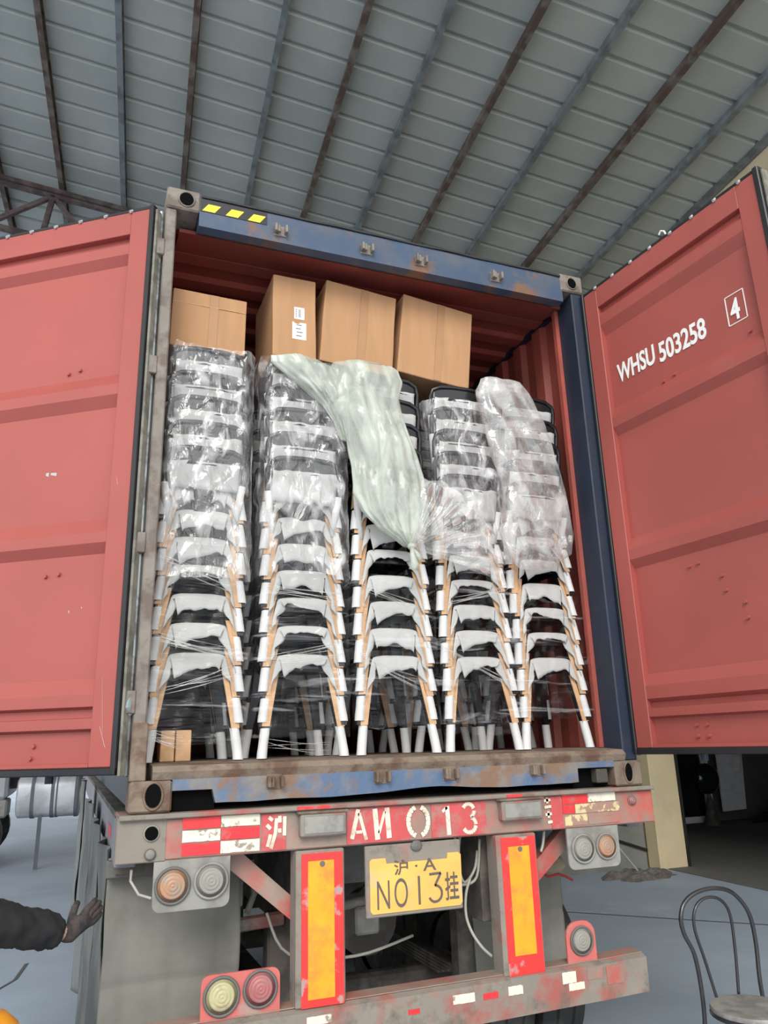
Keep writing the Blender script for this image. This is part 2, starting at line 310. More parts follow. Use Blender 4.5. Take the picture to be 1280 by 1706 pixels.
MB().tube([(12.1, 8.6, -.73), (12.15, 8.6, -.6), (12.6, 8.6, -.58), (12.8, 8.6, -.68)], .015).build('clamp', 'leaf', r)
for i, (x, h) in enumerate(((12.2, .45), (12.6, .6), (13.1, .5))):
    tag(MB().box(x-.16, x+.16, 8.65, 9.0, YG+.013, YG+h, .01).build('storage_crate', 'chassis'),
        ('low', 'tallest', 'right hand')[i]+' dark crate on the floor under the metal bench', 'crate', 'crates under the bench')
# pile of dirt with a thin stick by the grey wall
b = MB(); b.grid(lambda u, v: (4.9+1.2*u, 5.25+.7*v, YG-.02+.085*max(0, 1-((2*u-1)**2+(2*v-1)**2)*(1+.8*nz(u*3, v*3, 4)))**.8*(1+1.1*nz(u*7, v*6, 1))), 26, 16)
tag(b.build('dirt_pile', 'debris'), 'low pile of brown dirt on the concrete by the grey wall', 'dirt', kind='stuff')
tag(MB().tube([(5.5, 5.6, YG+.06), (5.3, 5.9, -1.0), (5.15, 6.1, -.75)], .012).build('thin_stick', 'hose'), 'pale thin stick rising from the dirt pile against the grey wall', 'stick')
tag(MB().tube([(4.9, 6.09, -1.0), (5.5, 6.09, -1.09), (6.06, 6.09, -1.27)], .018).build('wall_cable', 'decalblack'), 'black cable sloping across the grey wall beside the pillar', 'cable')

# ================================================================== CONTAINER
C = thing('shipping_container', 0, 0, 0, 'open-ended blue and red steel shipping container loaded on the red trailer', 'shipping container')
LN = 10.4; HT = 2.896
def casting(x0, x1, z0, z1, m, hole):
    b = MB(); b.box(x0, x1, -.012, .165, z0, z1, .008)
    o = b.build('corner_casting', m, C)
    cx, cz, rx, rz = hole
    q = MB()
    pts = [(cx+rx*math.cos(a)*(1 if abs(math.cos(a)) < .99 else 1), cz+rz*(1.0 if math.sin(a) > 0 else .92)*math.sin(a)) for a in [k*math.pi/10 for k in range(20)]]
    q.prism(pts, 'y', -.0145, .0)
    q.build('casting_hole', 'black', o)
    e = MB(); n = 20; ring = []
    e.tube([(cx+(rx+.004)*math.cos(a), -.0135, cz+(rz+.004)*math.sin(a)) for a in [k*math.pi/12 for k in range(25)]], .005, 6, False)
    e.build('hole_lip', m, o, 'all')
    return o
casting(-1.219, -1.057, 0, .118, 'rustcast', (-1.128, .062, .031, .046)); casting(1.057, 1.219, 0, .118, 'rustcast', (1.135, .062, .022, .044))
casting(-1.219, -1.057, 2.778, 2.896, 'greycast', (-1.125, 2.836, .034, .038)); casting(1.05, 1.205, 2.778, 2.896, 'greycast', (1.128, 2.836, .030, .034))
# posts
b = MB(); b.box(-1.219, -1.168, 0., .15, .118, 2.778, .006)
b.build('corner_post', 'greycast', C)
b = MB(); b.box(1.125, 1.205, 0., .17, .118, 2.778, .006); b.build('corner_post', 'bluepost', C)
# rusty foot of left post
MB().box(-1.222, -1.160, -.006, .10, .118, .34, .004).build('post_foot', 'rustcast', C)
# header: face, sloping underside, black top seal
b = MB(); b.prism([(-.005, 2.705), (-.005, 2.868), (.12, 2.868), (.12, 2.745), (.05, 2.70)], 'x', -1.06, 1.06); b.build('header', 'blue', C)
b = MB(); b.tube([(x, -.008+.004*nz(x*4, 1), 2.875+.006*nz(x*5, 2)) for x in [-1.05+2.1*i/40 for i in range(41)]], .008, 6); b.build('header_seal', 'seal', C)
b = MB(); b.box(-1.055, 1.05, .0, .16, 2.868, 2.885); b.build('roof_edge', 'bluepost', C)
d = MB(); d.box(-1.056, -.72, -.0075, -.005, 2.792, 2.866); dec = d.build('warning_decal', 'decalblack', C)
for x in (-1.048, -.932, -.82):
    q = MB(); q.prism([(x, 2.795), (x+.062, 2.795), (x+.092, 2.838), (x+.03, 2.838)], 'y', -.0095, -.0076); q.build('yellow_stripe', 'yellow', dec)
# keepers on header and sill
def keeper(x, z, m):
    k = MB(); k.box(x-.034, x-.020, -.045, .0, z-.022, z+.022, .003); k.box(x+.020, x+.034, -.045, .0, z-.022, z+.022, .003); k.box(x-.034, x+.034, -.012, .0, z-.030, z+.030, .003)
    k.cyl((x-.012, -.028, z-.02), (x-.008, -.028, z+.022), .010, .006, 8); k.build('rod_keeper', m, C)
for x in (-.651, -.179, .136, .608): keeper(x, 2.77, 'greycast')
for x in (-.646, -.173, .157, .608): keeper(x, .095, 'rustcast')
# sill with forklift-style notches and a dented lower edge
low = [(-.886+ (.842+.886)*i/40) for i in range(41)]
poly = [(-1.057, .078), (-.90, .078), (-.886, .026)]+[(x, .026+.018*max(0, math.sin((x+.30)*4.2))**2*(1 if -.3 < x < .45 else 0)+.004*nz(x*6, 3)) for x in low[1:-1]]+[(.842, .030), (.842, .092), (1.057, .092), (1.057, .150), (-1.057, .150)]
b = MB(); b.prism(poly, 'y', -.008, .05); b.build('sill', 'bluerust', C)
b = MB(); b.prism([(-.02, .150), (.0, .172), (.2, .183), (.2, .12), (-.008, .12)], 'x', -1.135, 1.125); b.build('threshold', 'rustcast', C)
b = MB(); b.box(-1.05, -.885, .03, .30, .0, .078); b.build('fork_pocket', 'black', C); b = MB(); b.box(.845, 1.05, .05, .3, .0, .092); b.build('fork_pocket', 'black', C)
MB().box(.955, 1.02, .0, .05, .02, .085, .004).build('pocket_block', 'chassis', C)
# floor, walls, roof
MB().box(-1.15, 1.15, .19, LN-.1, .10, .183).build('plywood_floor', 'ply', C)
def corr(a, n0, n1, dep):
    pts = []; y = n0
    while y < n1: pts += [(y, a), (y+.09, a), (y+.12, a+dep), (y+.21, a+dep)]; y += .24
    return pts
for sx in (-1, 1):
    p = corr(1.160, .17, LN-.2, .03); b = MB()
    b.loft([[(sx*x, y, .1) for y, x in p], [(sx*x, y, HT-.12) for y, x in p]], False, False); b.build('side_wall', 'inred', C)
    b = MB(); b.loft([[(sx*(x+.004), y, .1) for y, x in p], [(sx*(x+.004), y, HT-.1) for y, x in p]], False, False); b.build('side_panel_outer', 'bluepost', C)
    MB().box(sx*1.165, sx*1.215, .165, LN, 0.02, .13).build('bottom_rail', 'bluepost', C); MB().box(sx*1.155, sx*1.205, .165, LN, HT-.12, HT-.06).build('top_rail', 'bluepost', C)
    if sx > 0: MB().box(1.100, 1.15, .15, .18, .183, 2.74).build('inner_post_strip', 'inred', C)
p = corr(HT-.11, .12, LN-.2, .02); b = MB(); b.loft([[(-1.2, y, z) for y, z in p], [(1.2, y, z) for y, z in p]], False, False); b.build('roof_panel', 'inred', C)
b = MB(); b.loft([[(-1.2, y, z+.005) for y, z in p], [(1.2, y, z+.005) for y, z in p]], False, False); b.build('roof_skin', 'bluepost', C)
b = MB(); b.prism([(.12, 2.74), (.42, 2.80), (.42, 2.815), (.12, 2.76)], 'x', -1.14, 1.14); b.build('header_gusset', 'inred', C)
MB().box(-1.2, 1.2, LN-.1, LN, 0, HT-.03).build('front_wall', 'inred', C)

def door(hx, hy, dirv, sgn, name_label, ribs, rivets, extras):
    """panel in (u along dirv, z) with inner face towards the camera side"""
    dv = Vector(dirv).normalized(); nn = Vector((dv.y, -dv.x, 0))*sgn      # nn: out of the inner face
    T = Matrix(((dv.x, nn.x, 0, hx), (dv.y, nn.y, 0, hy), (0, 0, 1, 0), (0, 0, 0, 1)))
    W = 1.155; Z0 = .175; Z1 = 2.745; st = .10
    b = MB(); b.box(0, st, -.045, 0, Z0, Z1, .003); b.box(W-st, W, -.045, 0, Z0, Z1, .003)
    b.box(st, W-st, -.045, 0, Z1-.125, Z1, .002); b.box(st, W-st, -.045, 0, Z0, Z0+.015, .002)
    D_ = b.build('door', 'doorred', C, mtx=T)
    # corrugated sheet: profile polyline (z, depth)
    b = MB(); b.loft([[(u, d_, z) for z, d_ in ribs] for u in (st-.002, W-st+.002)], False, False)
    b.build('corrugated_panel', 'doorred', D_, mtx=T)
    for u, z in rivets:
        b = MB(); b.cyl((u, -.040, z), (u, -.022, z), .011, .008, 8); b.build('rivet', 'doorred', D_, mtx=T)
    # seal around
    b = MB()
    for x0, x1, z0, z1 in ((-.022, -.001, Z0-.03, Z1+.02), (W+.001, W+.03, Z0-.03, Z1+.02)): b.box(x0, x1, -.040, .008, z0, z1, .004)
    b.box(-.022, W+.02, -.036, -.004, Z1+.001, Z1+.022, .004); b.box(-.022, W+.02, -.036, .006, Z0-.03, Z0-.001, .004); b.build('door_seal', 'seal', D_, mtx=T)
    b = MB(); b.box(-.036, -.024, -.05, -.01, Z0-.035, Z1+.0, .002); b.box(W+.031, W+.042, -.05, -.01, Z0-.035, Z1+.0, .002); b.build('seal_strip', 'sealgrey', D_, mtx=T)
    b = MB(); b.box(-.02, W+.02, -.055, -.047, Z0-.03, Z1); 
    for u in (.33, .82): b.cyl((u, -.085, Z0-.06), (u, -.085, Z1+.06), .017, n=10)
    b.build('outer_skin', 'bluepost', D_, mtx=T)
    for k in range(8):
        b = MB(); b.cyl((.1+k*.14, -.012, Z1+.016), (.1+k*.14, .0105, Z1-.004), .008, .007, 8); b.build('seal_rivet', 'leaf', D_, mtx=T)
    return D_, T
R_ = -.034
ribL = [(.19, R_), (.300, R_), (.316, R_), (.3165, -.008), (.350, -.008), (.368, R_), (.400, R_), (.4005, -.006), (.440, -.006), (.462, -.012), (.492, R_), (.98, R_), (1.048, R_), (1.052, -.004), (1.05, R_)]
ribL = [(.19, R_), (.314, R_), (.316, -.004), (.36, -.004), (.361, R_), (.398, R_), (.399, -.006), (.458, -.006)]
# ribs proud of the recessed sheet: sloping sides, narrow flat crest
def ribprof(centres):
    p = [(.19, R_)]
    for a0, a1, a2, a3 in centres: p += [(a0, R_), (a1, -.003), (a2, -.003), (a3, R_)]
    return p+[(2.622, R_)]
cen = [(.312, .322, .362, .366), (.398, .408, .455, .52), (1.045, 1.088, 1.135, 1.20), (1.727, 1.778, 1.83, 1.89), (2.470, 2.512, 2.566, 2.572)]
rivL = [(.93-.02*0, 2.66), (.86, 2.66), (.42, 1.89), (.36, 1.90), (.40, .99), (.33, .99), (.385, .285), (.38, .225)]
DL, TL = door(-1.294, -.004, (-.816, .577, 0), -1, '', ribprof(cen), [(.385, 2.672), (.33, 2.676), (.385, 1.93), (.325, 1.94), (.40, .965), (.335, .97), (.375, .262), (.385, .215)], None)
DR, TR = door(1.190, -.03, (.115, -.993, 0), 1, '', ribprof([(.312, .322, .362, .366), (.39, .408, .47, .53), (1.07, 1.115, 1.17, 1.235), (1.82, 1.865, 1.92, 1.985), (2.44, 2.50, 2.56, 2.60)]),
              [(.46, 1.99), (.53, 1.998), (.98, 2.01), (.45, 1.01), (.50, 1.015), (.62, .93), (.63, .86), (.72, .79), (.72, .72), (.36, .275), (.42, .275), (.36, .225), (.42, .225), (.58, 2.67), (.62, 2.66), (.98, 2.67)], None)
# lettering on the right door
def dpt(T, u, z, d=0.): return T @ Vector((u, d, z))
ux = Vector((.115, -.993, 0)); org = dpt(TR, .160, 2.118, R_+.003)
text('lettering', 'WHSU', 'white', DR, org, ux, (0, 0, 1), .152, .60, .0035); text('lettering', '503258', 'white', DR, dpt(TR, .452, 2.103, R_+.003), ux, (0, 0, 1), .152, .66, .0035)
text('lettering', '4', 'white', DR, dpt(TR, .898, 2.104, R_+.003), ux, (0, 0, 1), .152, .66, .0035)
b = MB(); 
for x0, x1, z0, z1 in ((.876, .88, 2.085, 2.24), (.976, .98, 2.085, 2.24), (.876, .98, 2.085, 2.089), (.876, .98, 2.236, 2.24)): b.box(x0, x1, R_, R_+.003, z0, z1)
b.build('check_digit_frame', 'white', DR, mtx=TR)
# scuffs on left door
for (u0, z0, u1, z1, wd) in ((.40, 1.435, .43, 1.44, .008), (.44, 1.438, .455, 1.44, .010), (.062, 1.34, .07, 1.375, .003), (.27, .80, .275, .808, .005), (.21, .815, .214, .82, .004), (.045, .30, .065, .52, .003), (.03, .25, .06, .33, .002)):
    b = MB(); b.prism([(u0, z0-wd), (u1, z1-wd*.6), (u1, z1+wd*.6), (u0, z0+wd)], 'y', R_ if u0 > .1 else 0., (R_ if u0 > .1 else 0.)+.001); b.build('paint_scuff', 'leaf', DL, mtx=TL)
# hinge pins and bars between the left door and the post
b = MB(); b.cyl((-1.236, .03, .14), (-1.236, .03, 2.76), .013, n=10); b.cyl((-1.262, .06, .14), (-1.262, .06, 2.76), .009, n=8); b.build('hinge_bar', 'steelbar', C)
for z in (.42, 1.08, 1.92, 2.55):
    b = MB(); b.box(-1.256, -1.215, -.004, .07, z-.045, z+.045, .004); b.build('hinge_lug', 'greycast', C); b = MB(); b.box(1.19, 1.235, .0, .07, z-.04, z+.04, .004); b.build('hinge_lug', 'bluepost', C)
b = MB(); b.tube([(-1.232, .012, .37), (-1.245, .005, .40), (-1.238, .008, .44), (-1.228, .012, .46)], [.008, .016, .012, .005]); b.build('tied_rag', 'tealp', C)
b = MB(); b.tube([(dpt(TR, .62, 2.77, -.02)), (dpt(TR, .61, 2.80, -.02)), (dpt(TR, .59, 2.815, -.02)), (dpt(TR, .575, 2.80, -.02))], .005); b.build('door_hook', 'white', DR)

# ================================================================== TRAILER
T_ = thing('container_trailer', 0, 0, YG, 'dirty red steel semi-trailer with yellow number plate under the container', 'trailer')
b = MB(); b.box(-1.25, 1.255, -.02, .09, -.172, -.022, .006); b.build('rear_beam', 'trred', T_)
b = MB(); b.box(-1.25, 1.255, -.045, .25, -.022, -.003, .004); b.build('deck_edge', 'trdust', T_)
b = MB(); b.box(-1.255, -1.07, -.022, .1, -.175, -.012, .004); b.build('beam_end_cap', 'trdust', T_)
b = MB(); b.box(-1.25, 1.25, .25, LN, -.03, -.004); b.build('deck', 'chassis', T_)
for x0, x1 in ((-1.25, -1.17), (1.17, 1.25)): MB().box(x0, x1, .09, LN, -.20, -.03, .005).build('side_rail', 'railgrey', T_)
MB().box(-1.252, -1.246, .5, .8, -.13, -.08).build('side_reflector', 'tapered', T_)
for x in (-.42, .42): MB().box(x-.07, x+.07, .12, LN, -.55, -.03, .005).build('chassis_beam', 'chassis', T_)
for y in (1.0, 2.4, 3.8, 6, 8): MB().box(-1.17, 1.17, y-.05, y+.05, -.25, -.03).build('cross_member', 'chassis', T_)
FY = -.022
def tape(x0, x1, z0, z1, m, par=T_, y=FY):
    n = 9; top = [(x0+(x1-x0)*i/n, z1-.003*abs(nz(i*.9, x0*7))) for i in range(n+1)]; bot = [(x0+(x1-x0)*i/n, z0+.004*abs(nz(i*.8, x0*5, 2))) for i in range(n+1)]
    k = MB(); k.prism(bot+top[::-1], 'y', y-.0015, y+.001); return k.build('reflective_tape', m, par)
for x0, x1, a in ((-1.012, -.865, 0), (-.863, -.708, 1)):
    for j, (z0, z1) in enumerate(((-.066, -.024), (-.113, -.070), (-.162, -.117))): tape(x0, x1, z0, z1, 'tapered' if (j+a) % 2 == 0 else 'tapewhite')
for a in ((.728, .872, -.066, -.020, 'tapered'), (.873, 1.03, -.062, -.016, 'tapewhite'), (.728, .795, -.108, -.068, 'tapered'), (.797, 1.05, -.108, -.066, 'tapepeel'), (.735, .86, -.160, -.112, 'tapepeel'), (.865, 1.04, -.160, -.125, 'trred')): tape(*a)
for a in ((.42, .50, -.02+.001, -.006, 'tapered'), (-.56, -.42, -.018, -.004, 'tapered')): tape(*a, y=-.0455)
tape(-.34, -.05, -.166, -.026, 'letterred'); tape(.05, .32, -.166, -.028, 'letterred'); tape(.662, .725, -.168, -.026, 'letterred'); tape(-.70, -.60, -.166, -.028, 'letterred')
def strokes(name, segs, w_, m, par, y=FY-.002, dy=.0018):
    k = MB()
    for s in segs:
        ww = s[4] if len(s) > 4 else w_; a = Vector((s[0], s[1])); c = Vector((s[2], s[3])); dd = (c-a); 
        q = Vector((-dd.y, dd.x)).normalized()*ww/2
        k.prism([tuple(a-q), tuple(c-q), tuple(c+q), tuple(a+q)], 'y', y-dy, y)
    return k.build(name, m, par)
def arc(cx, cz, rx, rz, a0, a1, n=8):
    P = [(cx+rx*math.cos(math.radians(a0+(a1-a0)*i/n)), cz+rz*math.sin(math.radians(a0+(a1-a0)*i/n))) for i in range(n+1)]
    return [(P[i][0], P[i][1], P[i+1][0], P[i+1][1]) for i in range(n)]
# stencilled characters on the beam, broken as in the stencil
SY = FY-.0018
strokes('lettering', [(-.672, -.040, -.656, -.052), (-.680, -.068, -.664, -.084), (-.676, -.150, -.664, -.105), (-.640, -.045, -.644, -.10), (-.644, -.10, -.662, -.158), (-.627, -.037, -.626, -.062), (-.627, -.085, -.626, -.100), (-.606, -.040, -.607, -.112)], .014, 'cream', T_, SY)
strokes('lettering', [(-.318, -.145, -.288, -.03, .018), (-.284, -.045, -.254, -.152, .014), (-.300, -.120, -.272, -.120, .012)], .016, 'cream', T_, SY)
strokes('lettering', [(-.213, -.032, -.203, -.155, .022), (-.196, -.130, -.168, -.045, .012), (-.158, -.030, -.150, -.152, .022)], .02, 'cream', T_, SY)
strokes('lettering', arc(-.018, -.094, .042, .058, 100, 258)+arc(-.008, -.094, .042, .058, -78, 78), .020, 'cream', T_, SY)
strokes('lettering', [(.128, -.040, .132, -.158, .020), (.128, -.044, .104, -.062, .012)], .02, 'cream', T_, SY)
strokes('lettering', arc(.232, -.066, .028, .030, 150, 20)+arc(.232, -.066, .028, .026, 0, -70)+arc(.234, -.122, .032, .030, 70, 0)+arc(.234, -.122, .032, .032, -10, -150), .017, 'cream', T_, SY)
strokes('lettering', [(.628, -.043, .662, -.040), (.644, -.030, .646, -.055), (.628, -.072, .664, -.069), (.630, -.104, .664, -.101), (.646, -.090, .647, -.118), (.640, -.138, .664, -.135)], .012, 'cream', T_, SY)
# bolted-on lamp boxes
for x0, x1, z0, z1 in ((-.548, -.352, -.122, -.032), (.384, .596, -.116, -.030)):
    k = MB(); k.box(x0, x1, -.062, -.02, z0, z1, .006); o = k.build('lamp_box', 'trdust', T_)
    MB().box(x0-.012, x1+.008, -.066, -.02, z1-.002, z1+.008, .002).build('lamp_box_lid', 'rustcast', o)
    MB().box(x0+.014, x1-.012, -.066, -.060, z0+.01, z1-.012, .004).build('lamp_box_face', 'lampgrey', o)
def ringlamp(cx, cz, r, par, mlens, y, rim='lamprim', name='lamp_lens', dep=.012, rings=4, rx=1.):
    k = MB(); n = 28
    k.tube([(cx+rx*r*math.cos(a), y-.004, cz+r*math.sin(a)) for a in [i*2*math.pi/n for i in range(n+1)]], r*.10, 6, False); k.cyl((cx, y, cz), (cx, y-.004, cz), r*1.03, n=n); o = k.build('lamp_rim', rim, par, 'all')
    k = MB(); R2 = []
    for i in range(13):
        q = i/12; rr = r*.9*(1-q)+.0005; yy = y-.006-dep*math.sin(q*math.pi/2)*.8-(.0025*math.cos(q*rings*2*math.pi))
        R2.append([(cx+rx*rr*math.cos(a), yy, cz+rr*math.sin(a)) for a in [j*2*math.pi/n for j in range(n)]])
    k.loft(R2, True, True); k.build(name, mlens, o, 'all')
ringlamp(-1.128, -.071, .027, T_, 'black', -.024, 'lampgrey', 'round_hole', .001, 0); ringlamp(-1.129, -.146, .020, T_, 'lensgrey', -.024)
ringlamp(1.126, -.066, .022, T_, 'lensred', -.022, 'trdust')
def rplate(x0, x1, z0, z1, m, rad=.03, y0=-.018, y1=-.008, bottom=True, top=False, slant=0.):
    P = []
    def c(cx, cz, a0): return [(cx+rad*math.cos(math.radians(a0+i*22.5)), cz+rad*math.sin(math.radians(a0+i*22.5))) for i in range(5)]
    P += c(x0+rad, z0+rad, 180)+c(x1-rad, z0+rad, 270) if bottom else [(x0, z0), (x1, z0)]
    P += c(x1-rad, z1-rad, 0)+c(x0+rad, z1-rad, 90) if top else [(x1, z1), (x0, z1)]
    k = MB(); k.prism(P, 'y', y0, y1); return k.build('lamp_plate', m, T_)
o = rplate(-1.112, -.822, -.352, -.172, 'lampgrey'); ringlamp(-1.040, -.262, .062, o, 'lensamber', -.020, 'lamprim'); ringlamp(-.895, -.256, .062, o, 'lensgrey', -.020, 'lampgrey')
o = rplate(.740, 1.028, -.350, -.172, 'lampgrey'); ringlamp(.822, -.262, .060, o, 'lensgrey', -.020, 'lampgrey'); ringlamp(.952, -.260, .055, o, 'lensamber', -.020, 'lampgrey')
o = rplate(-.918, -.618, -.736, -.582, 'lampred', .03, bottom=False, top=True); ringlamp(-.842, -.656, .064, o, 'lensyel', -.020, 'lamprim'); ringlamp(-.695, -.648, .062, o, 'lensred', -.020, 'lamprim')
o = rplate(.688, .842, -.725, -.560, 'lampred', .06, bottom=False, top=True); ringlamp(.766, -.640, .056, o, 'lensgrey', -.020, 'lamprim')
# upright posts with reflector panels
for x0, x1, z1, px0, px1, pz0, pz1 in ((-.560, -.356, -.175, -.512, -.402, -.708, -.215), (.356, .562, -.175, .412, .520, -.66, -.225)):
    k = MB(); k.box(x0, x1, -.035, .06, -.735, z1, .005); o = k.build('upright_post', 'trdust', T_)
    k = MB(); k.box(x0+.022, x1-.008, -.0385, -.034, -.735, z1-.012, .001); p = k.build('red_border', 'postred', o)
    k = MB(); k.box(px0, px1, -.041, -.038, pz0, pz1, .001); k.build('reflector_panel', 'postyel', o)
    k = MB(); k.cyl((px0+.06, -.044, pz1-.012), (px0+.06, -.040, pz1-.012), .011); k.build('bolt', 'lamprim', o)
# lower bumper bar
k = MB(); k.loft([[(x, -.05, z0), (x, .06, z0), (x, .06, z1), (x, -.02, z1), (x, -.05, z1-.01)] for x, z0, z1 in ((-1.15, -.90, -.735), (-.56, -.893, -.735), (.85, -.877, -.728), (1.085, -.872, -.722))])
bu = k.build('bumper_bar', 'trdust', T_)
k = MB(); k.loft([[(x, -.021, z), (x, .062, z), (x, .062, z+.004), (x, -.021, z+.004)] for x, z in ((-1.15, -.734), (.85, -.727), (1.085, -.721))]); k.build('bumper_top', 'trred', bu)
for x0, x1, z0, z1, m_ in ((.36, .43, -.80, -.765, 'tapewhite'), (.63, .70, -.79, -.745, 'tapewhite'), (.66, .74, -.82, -.79, 'tapewhite'), (.76, .84, -.79, -.74, 'trred'), (-.52, -.42, -.79, -.76, 'tapewhite'), (.10, .20, -.80, -.765, 'tapewhite'), (.24, .31, -.80, -.775, 'tapered'), (-.1, -.05, -.81, -.79, 'tapered'), (.86, .95, -.82, -.745, 'trred')):
    tape(x0, x1, z0, z1, m_, bu, -.0505)
# number plate on its backing board
k = MB(); k.box(-.262, .180, -.030, -.012, -.452, -.178, .004); o = k.build('plate_backing', 'trdust', T_)
k = MB(); k.prism([(-.245, -.425), (-.235, -.437), (.165, -.437), (.176, -.425), (.178, -.238), (.166, -.228), (.115, -.228), (.112, -.25), (-.17, -.25), (-.174, -.228), (-.235, -.228), (-.245, -.238)], 'y', -.034, -.0295)
p = k.build('number_plate', 'plate', o)
ex = (1, 0, 0); ez = (0, 0, 1)
text('plate_characters', 'N', 'plateink', p, (-.222, -.0345, -.422), ex, ez, .160, .56, -.001); text('plate_characters', 'O', 'plateink', p, (-.142, -.0345, -.420), ex, ez, .160, .52, -.001)
strokes('plate_characters', [(-.025, -.418, -.025, -.308)], .010, 'plateink', p, -.0345, .001)
strokes('plate_characters', [(.024, -.306, .078, -.304), (.078, -.304, .048, -.352)]+arc(.048, -.382, .032, .032, 90, -90)+arc(.048, -.382, .030, .032, 270, 205), .010, 'plateink', p, -.0345, .001)
text('plate_characters', '沪', 'plateink', p, (-.138, -.0345, -.292), ex, ez, .062, 1.15, .0008); text('plate_characters', 'A', 'plateink', p, (-.002, -.0345, -.290), ex, ez, .068, 1.3, .0005)
text('plate_characters', '挂', 'plateink', p, (.094, -.0345, -.404), ex, ez, .118, .58, .0012); strokes('plate_dot', [(-.040, -.268, -.030, -.268)], .008, 'plateink', p, -.0345, .001)
MB().sph((-.03, -.034, -.19), .028, 12, (1, .35, .8)).build('plate_lamp', 'lamprim', o)
# red braces behind the posts
for a, c in (((-.80, .12, -.19), (-.545, .10, -.42)), ((.84, .12, -.19), (.555, .10, -.42))):
    k = MB(); a = Vector(a); c = Vector(c); k.loft([[a+Vector(v) for v in ((0, -.03, -.05), (0, .03, -.05), (0, .03, .05), (0, -.03, .05))], [c+Vector(v) for v in ((0, -.03, -.03), (0, .03, -.03), (0, .03, .06), (0, -.03, .06))]]); k.build('corner_brace', 'trred', T_)
# mud flaps
def flap(x0, x1, y, z0, z1, m='flap', ridge=-.62, seed=0):
    k = MB()
    k.grid(lambda u, v: (x0+(x1-x0)*u+.006*nz(v*4, seed), y+.018*nz(u*4, v*3, seed)+.010*math.exp(-((z0+(z1-z0)*v-ridge)/.02)**2)+.006*math.sin(u*math.pi*3)**8, z0+(z1-z0)*v), 40, 60)
    return k.build('mud_flap', m, T_, 'all', solid=.008)
flap(-1.262, -.715, .30, -1.15, -.185, seed=1, ridge=-.66); flap(.50, 1.03, .52, -1.0, -.20, seed=5, ridge=-.62)
MB().box(-1.27, -1.0, .22, .29, -.255, -.19, .006).build('flap_bracket', 'lamprim', T_); 
MB().box(-1.24, -.83, .2, .245, -.235, -.185).build('flap_rail', 'chassis', T_); MB().box(.6, 1.2, .42, .5, -.3, -.2).build('flap_rail', 'chassis', T_)
MB().tube([(-1.19, .02, -.20), (-1.19, .03, -.24), (-1.16, .0, -.285), (-1.115, -.012, -.30)], .005).build('lamp_wire', 'hose', T_)
# side splash guards, wavy grey sheets along the left side
for i, (y0, y1, x, z0, z1) in enumerate(((.36, .95, -1.272, -1.25, -.16), (1.05, 1.7, -1.292, -1.15, -.12), (1.85, 2.6, -1.312, -1.05, -.06), (2.8, 3.5, -1.34, -.80, .04))):
    k = MB(); k.grid(lambda u, v: (x+.016*math.sin(u*9+i)+.022*nz(u*2.5, v*3, i*3.3), y0+(y1-y0)*u+.05*nz(v*3, i), z0+(z1-z0)*v-.08*u*(1-v)), 30, 30)
    k.build('splash_guard', 'guard', T_, 'all', solid=.006)
# axles, wheels, springs, hoses
def wheel(x, y):
    k = MB(); n = 48; pr = [(-.13, .30), (-.14, .40), (-.13, .475), (-.10, .49), (-.06, .49), (-.055, .478), (-.045, .478), (-.04, .49), (.04, .49), (.045, .478), (.055, .478), (.06, .49), (.10, .49), (.13, .475), (.14, .40), (.13, .30)]
    k.loft([[(x+px, y+r*math.cos(a), -1.01+r*math.sin(a)) for a in [j*2*math.pi/n for j in range(n)]] for px, r in pr], True, False)
    o = k.build('tyre', 'tyre', T_, True); q = MB(); q.cyl((x-.10, y, -1.01), (x+.10, y, -1.01), .30, n=28); q.cyl((x-.14, y, -1.01), (x+.14, y, -1.01), .11, n=20); q.build('wheel_hub', 'chassis', o)
for y in (1.15, 2.5, 3.85):
    for x in (-1.10, -.79, .79, 1.10): wheel(x, y)
    k = MB(); k.cyl((-1.1, y, -1.01), (1.1, y, -1.01), .065, n=14); k.build('axle', 'chassis', T_)
    for x in (-.48, .48):
        k = MB()
        for q in range(5): k.box(x-.04, x+.04, y-.55+q*.06, y+.55-q*.06, -.86-q*.016, -.846-q*.016, .002)
        k.build('leaf_spring', 'chassis', T_)
        for yy in (y-.57, y+.57): MB().box(x-.06, x+.06, yy-.05, yy+.05, -.90, -.5, .01).build('spring_hanger', 'chassis', T_)
k = MB(); k.cyl((-.30, .5, -.50), (.26, .5, -.455), .022); 
for x in (-.3, -.24, -.12, .1): k.cyl((x, .5, -.50), (x+.005, .5, -.56), .022, .014)
k.box(-.14, -.02, .46, .54, -.62, -.50, .01); k.box(-.32, .3, .62, .74, -.42, -.22, .01); k.build('brake_linkage', 'lampgrey', T_)
k = MB(); k.cyl((.02, .75, -.62), (.02, .95, -.62), .16, n=24); k.cyl((-.10, .75, -.40), (-.10, .98, -.40), .12, n=20); k.build('brake_chamber', 'chassis', T_)
k = MB(); k.box(-.80, -.70, .32, .40, -.42, -.32, .006); k.box(-.80, -.70, .315, .405, -.335, -.31, .004); k.build('valve_box', 'lampgrey', T_)
k = MB(); k.tube([(-.83, .34, -.22), (-.84, .34, -.5)], .012); k.tube([(-.66, .36, -.24), (-.64, .37, -.38), (-.67, .38, -.46)], .014); k.tube([(-.9, .42, -.52), (-.5, .42, -.50)], .03); k.build('bracket_rods', 'trdust', T_)
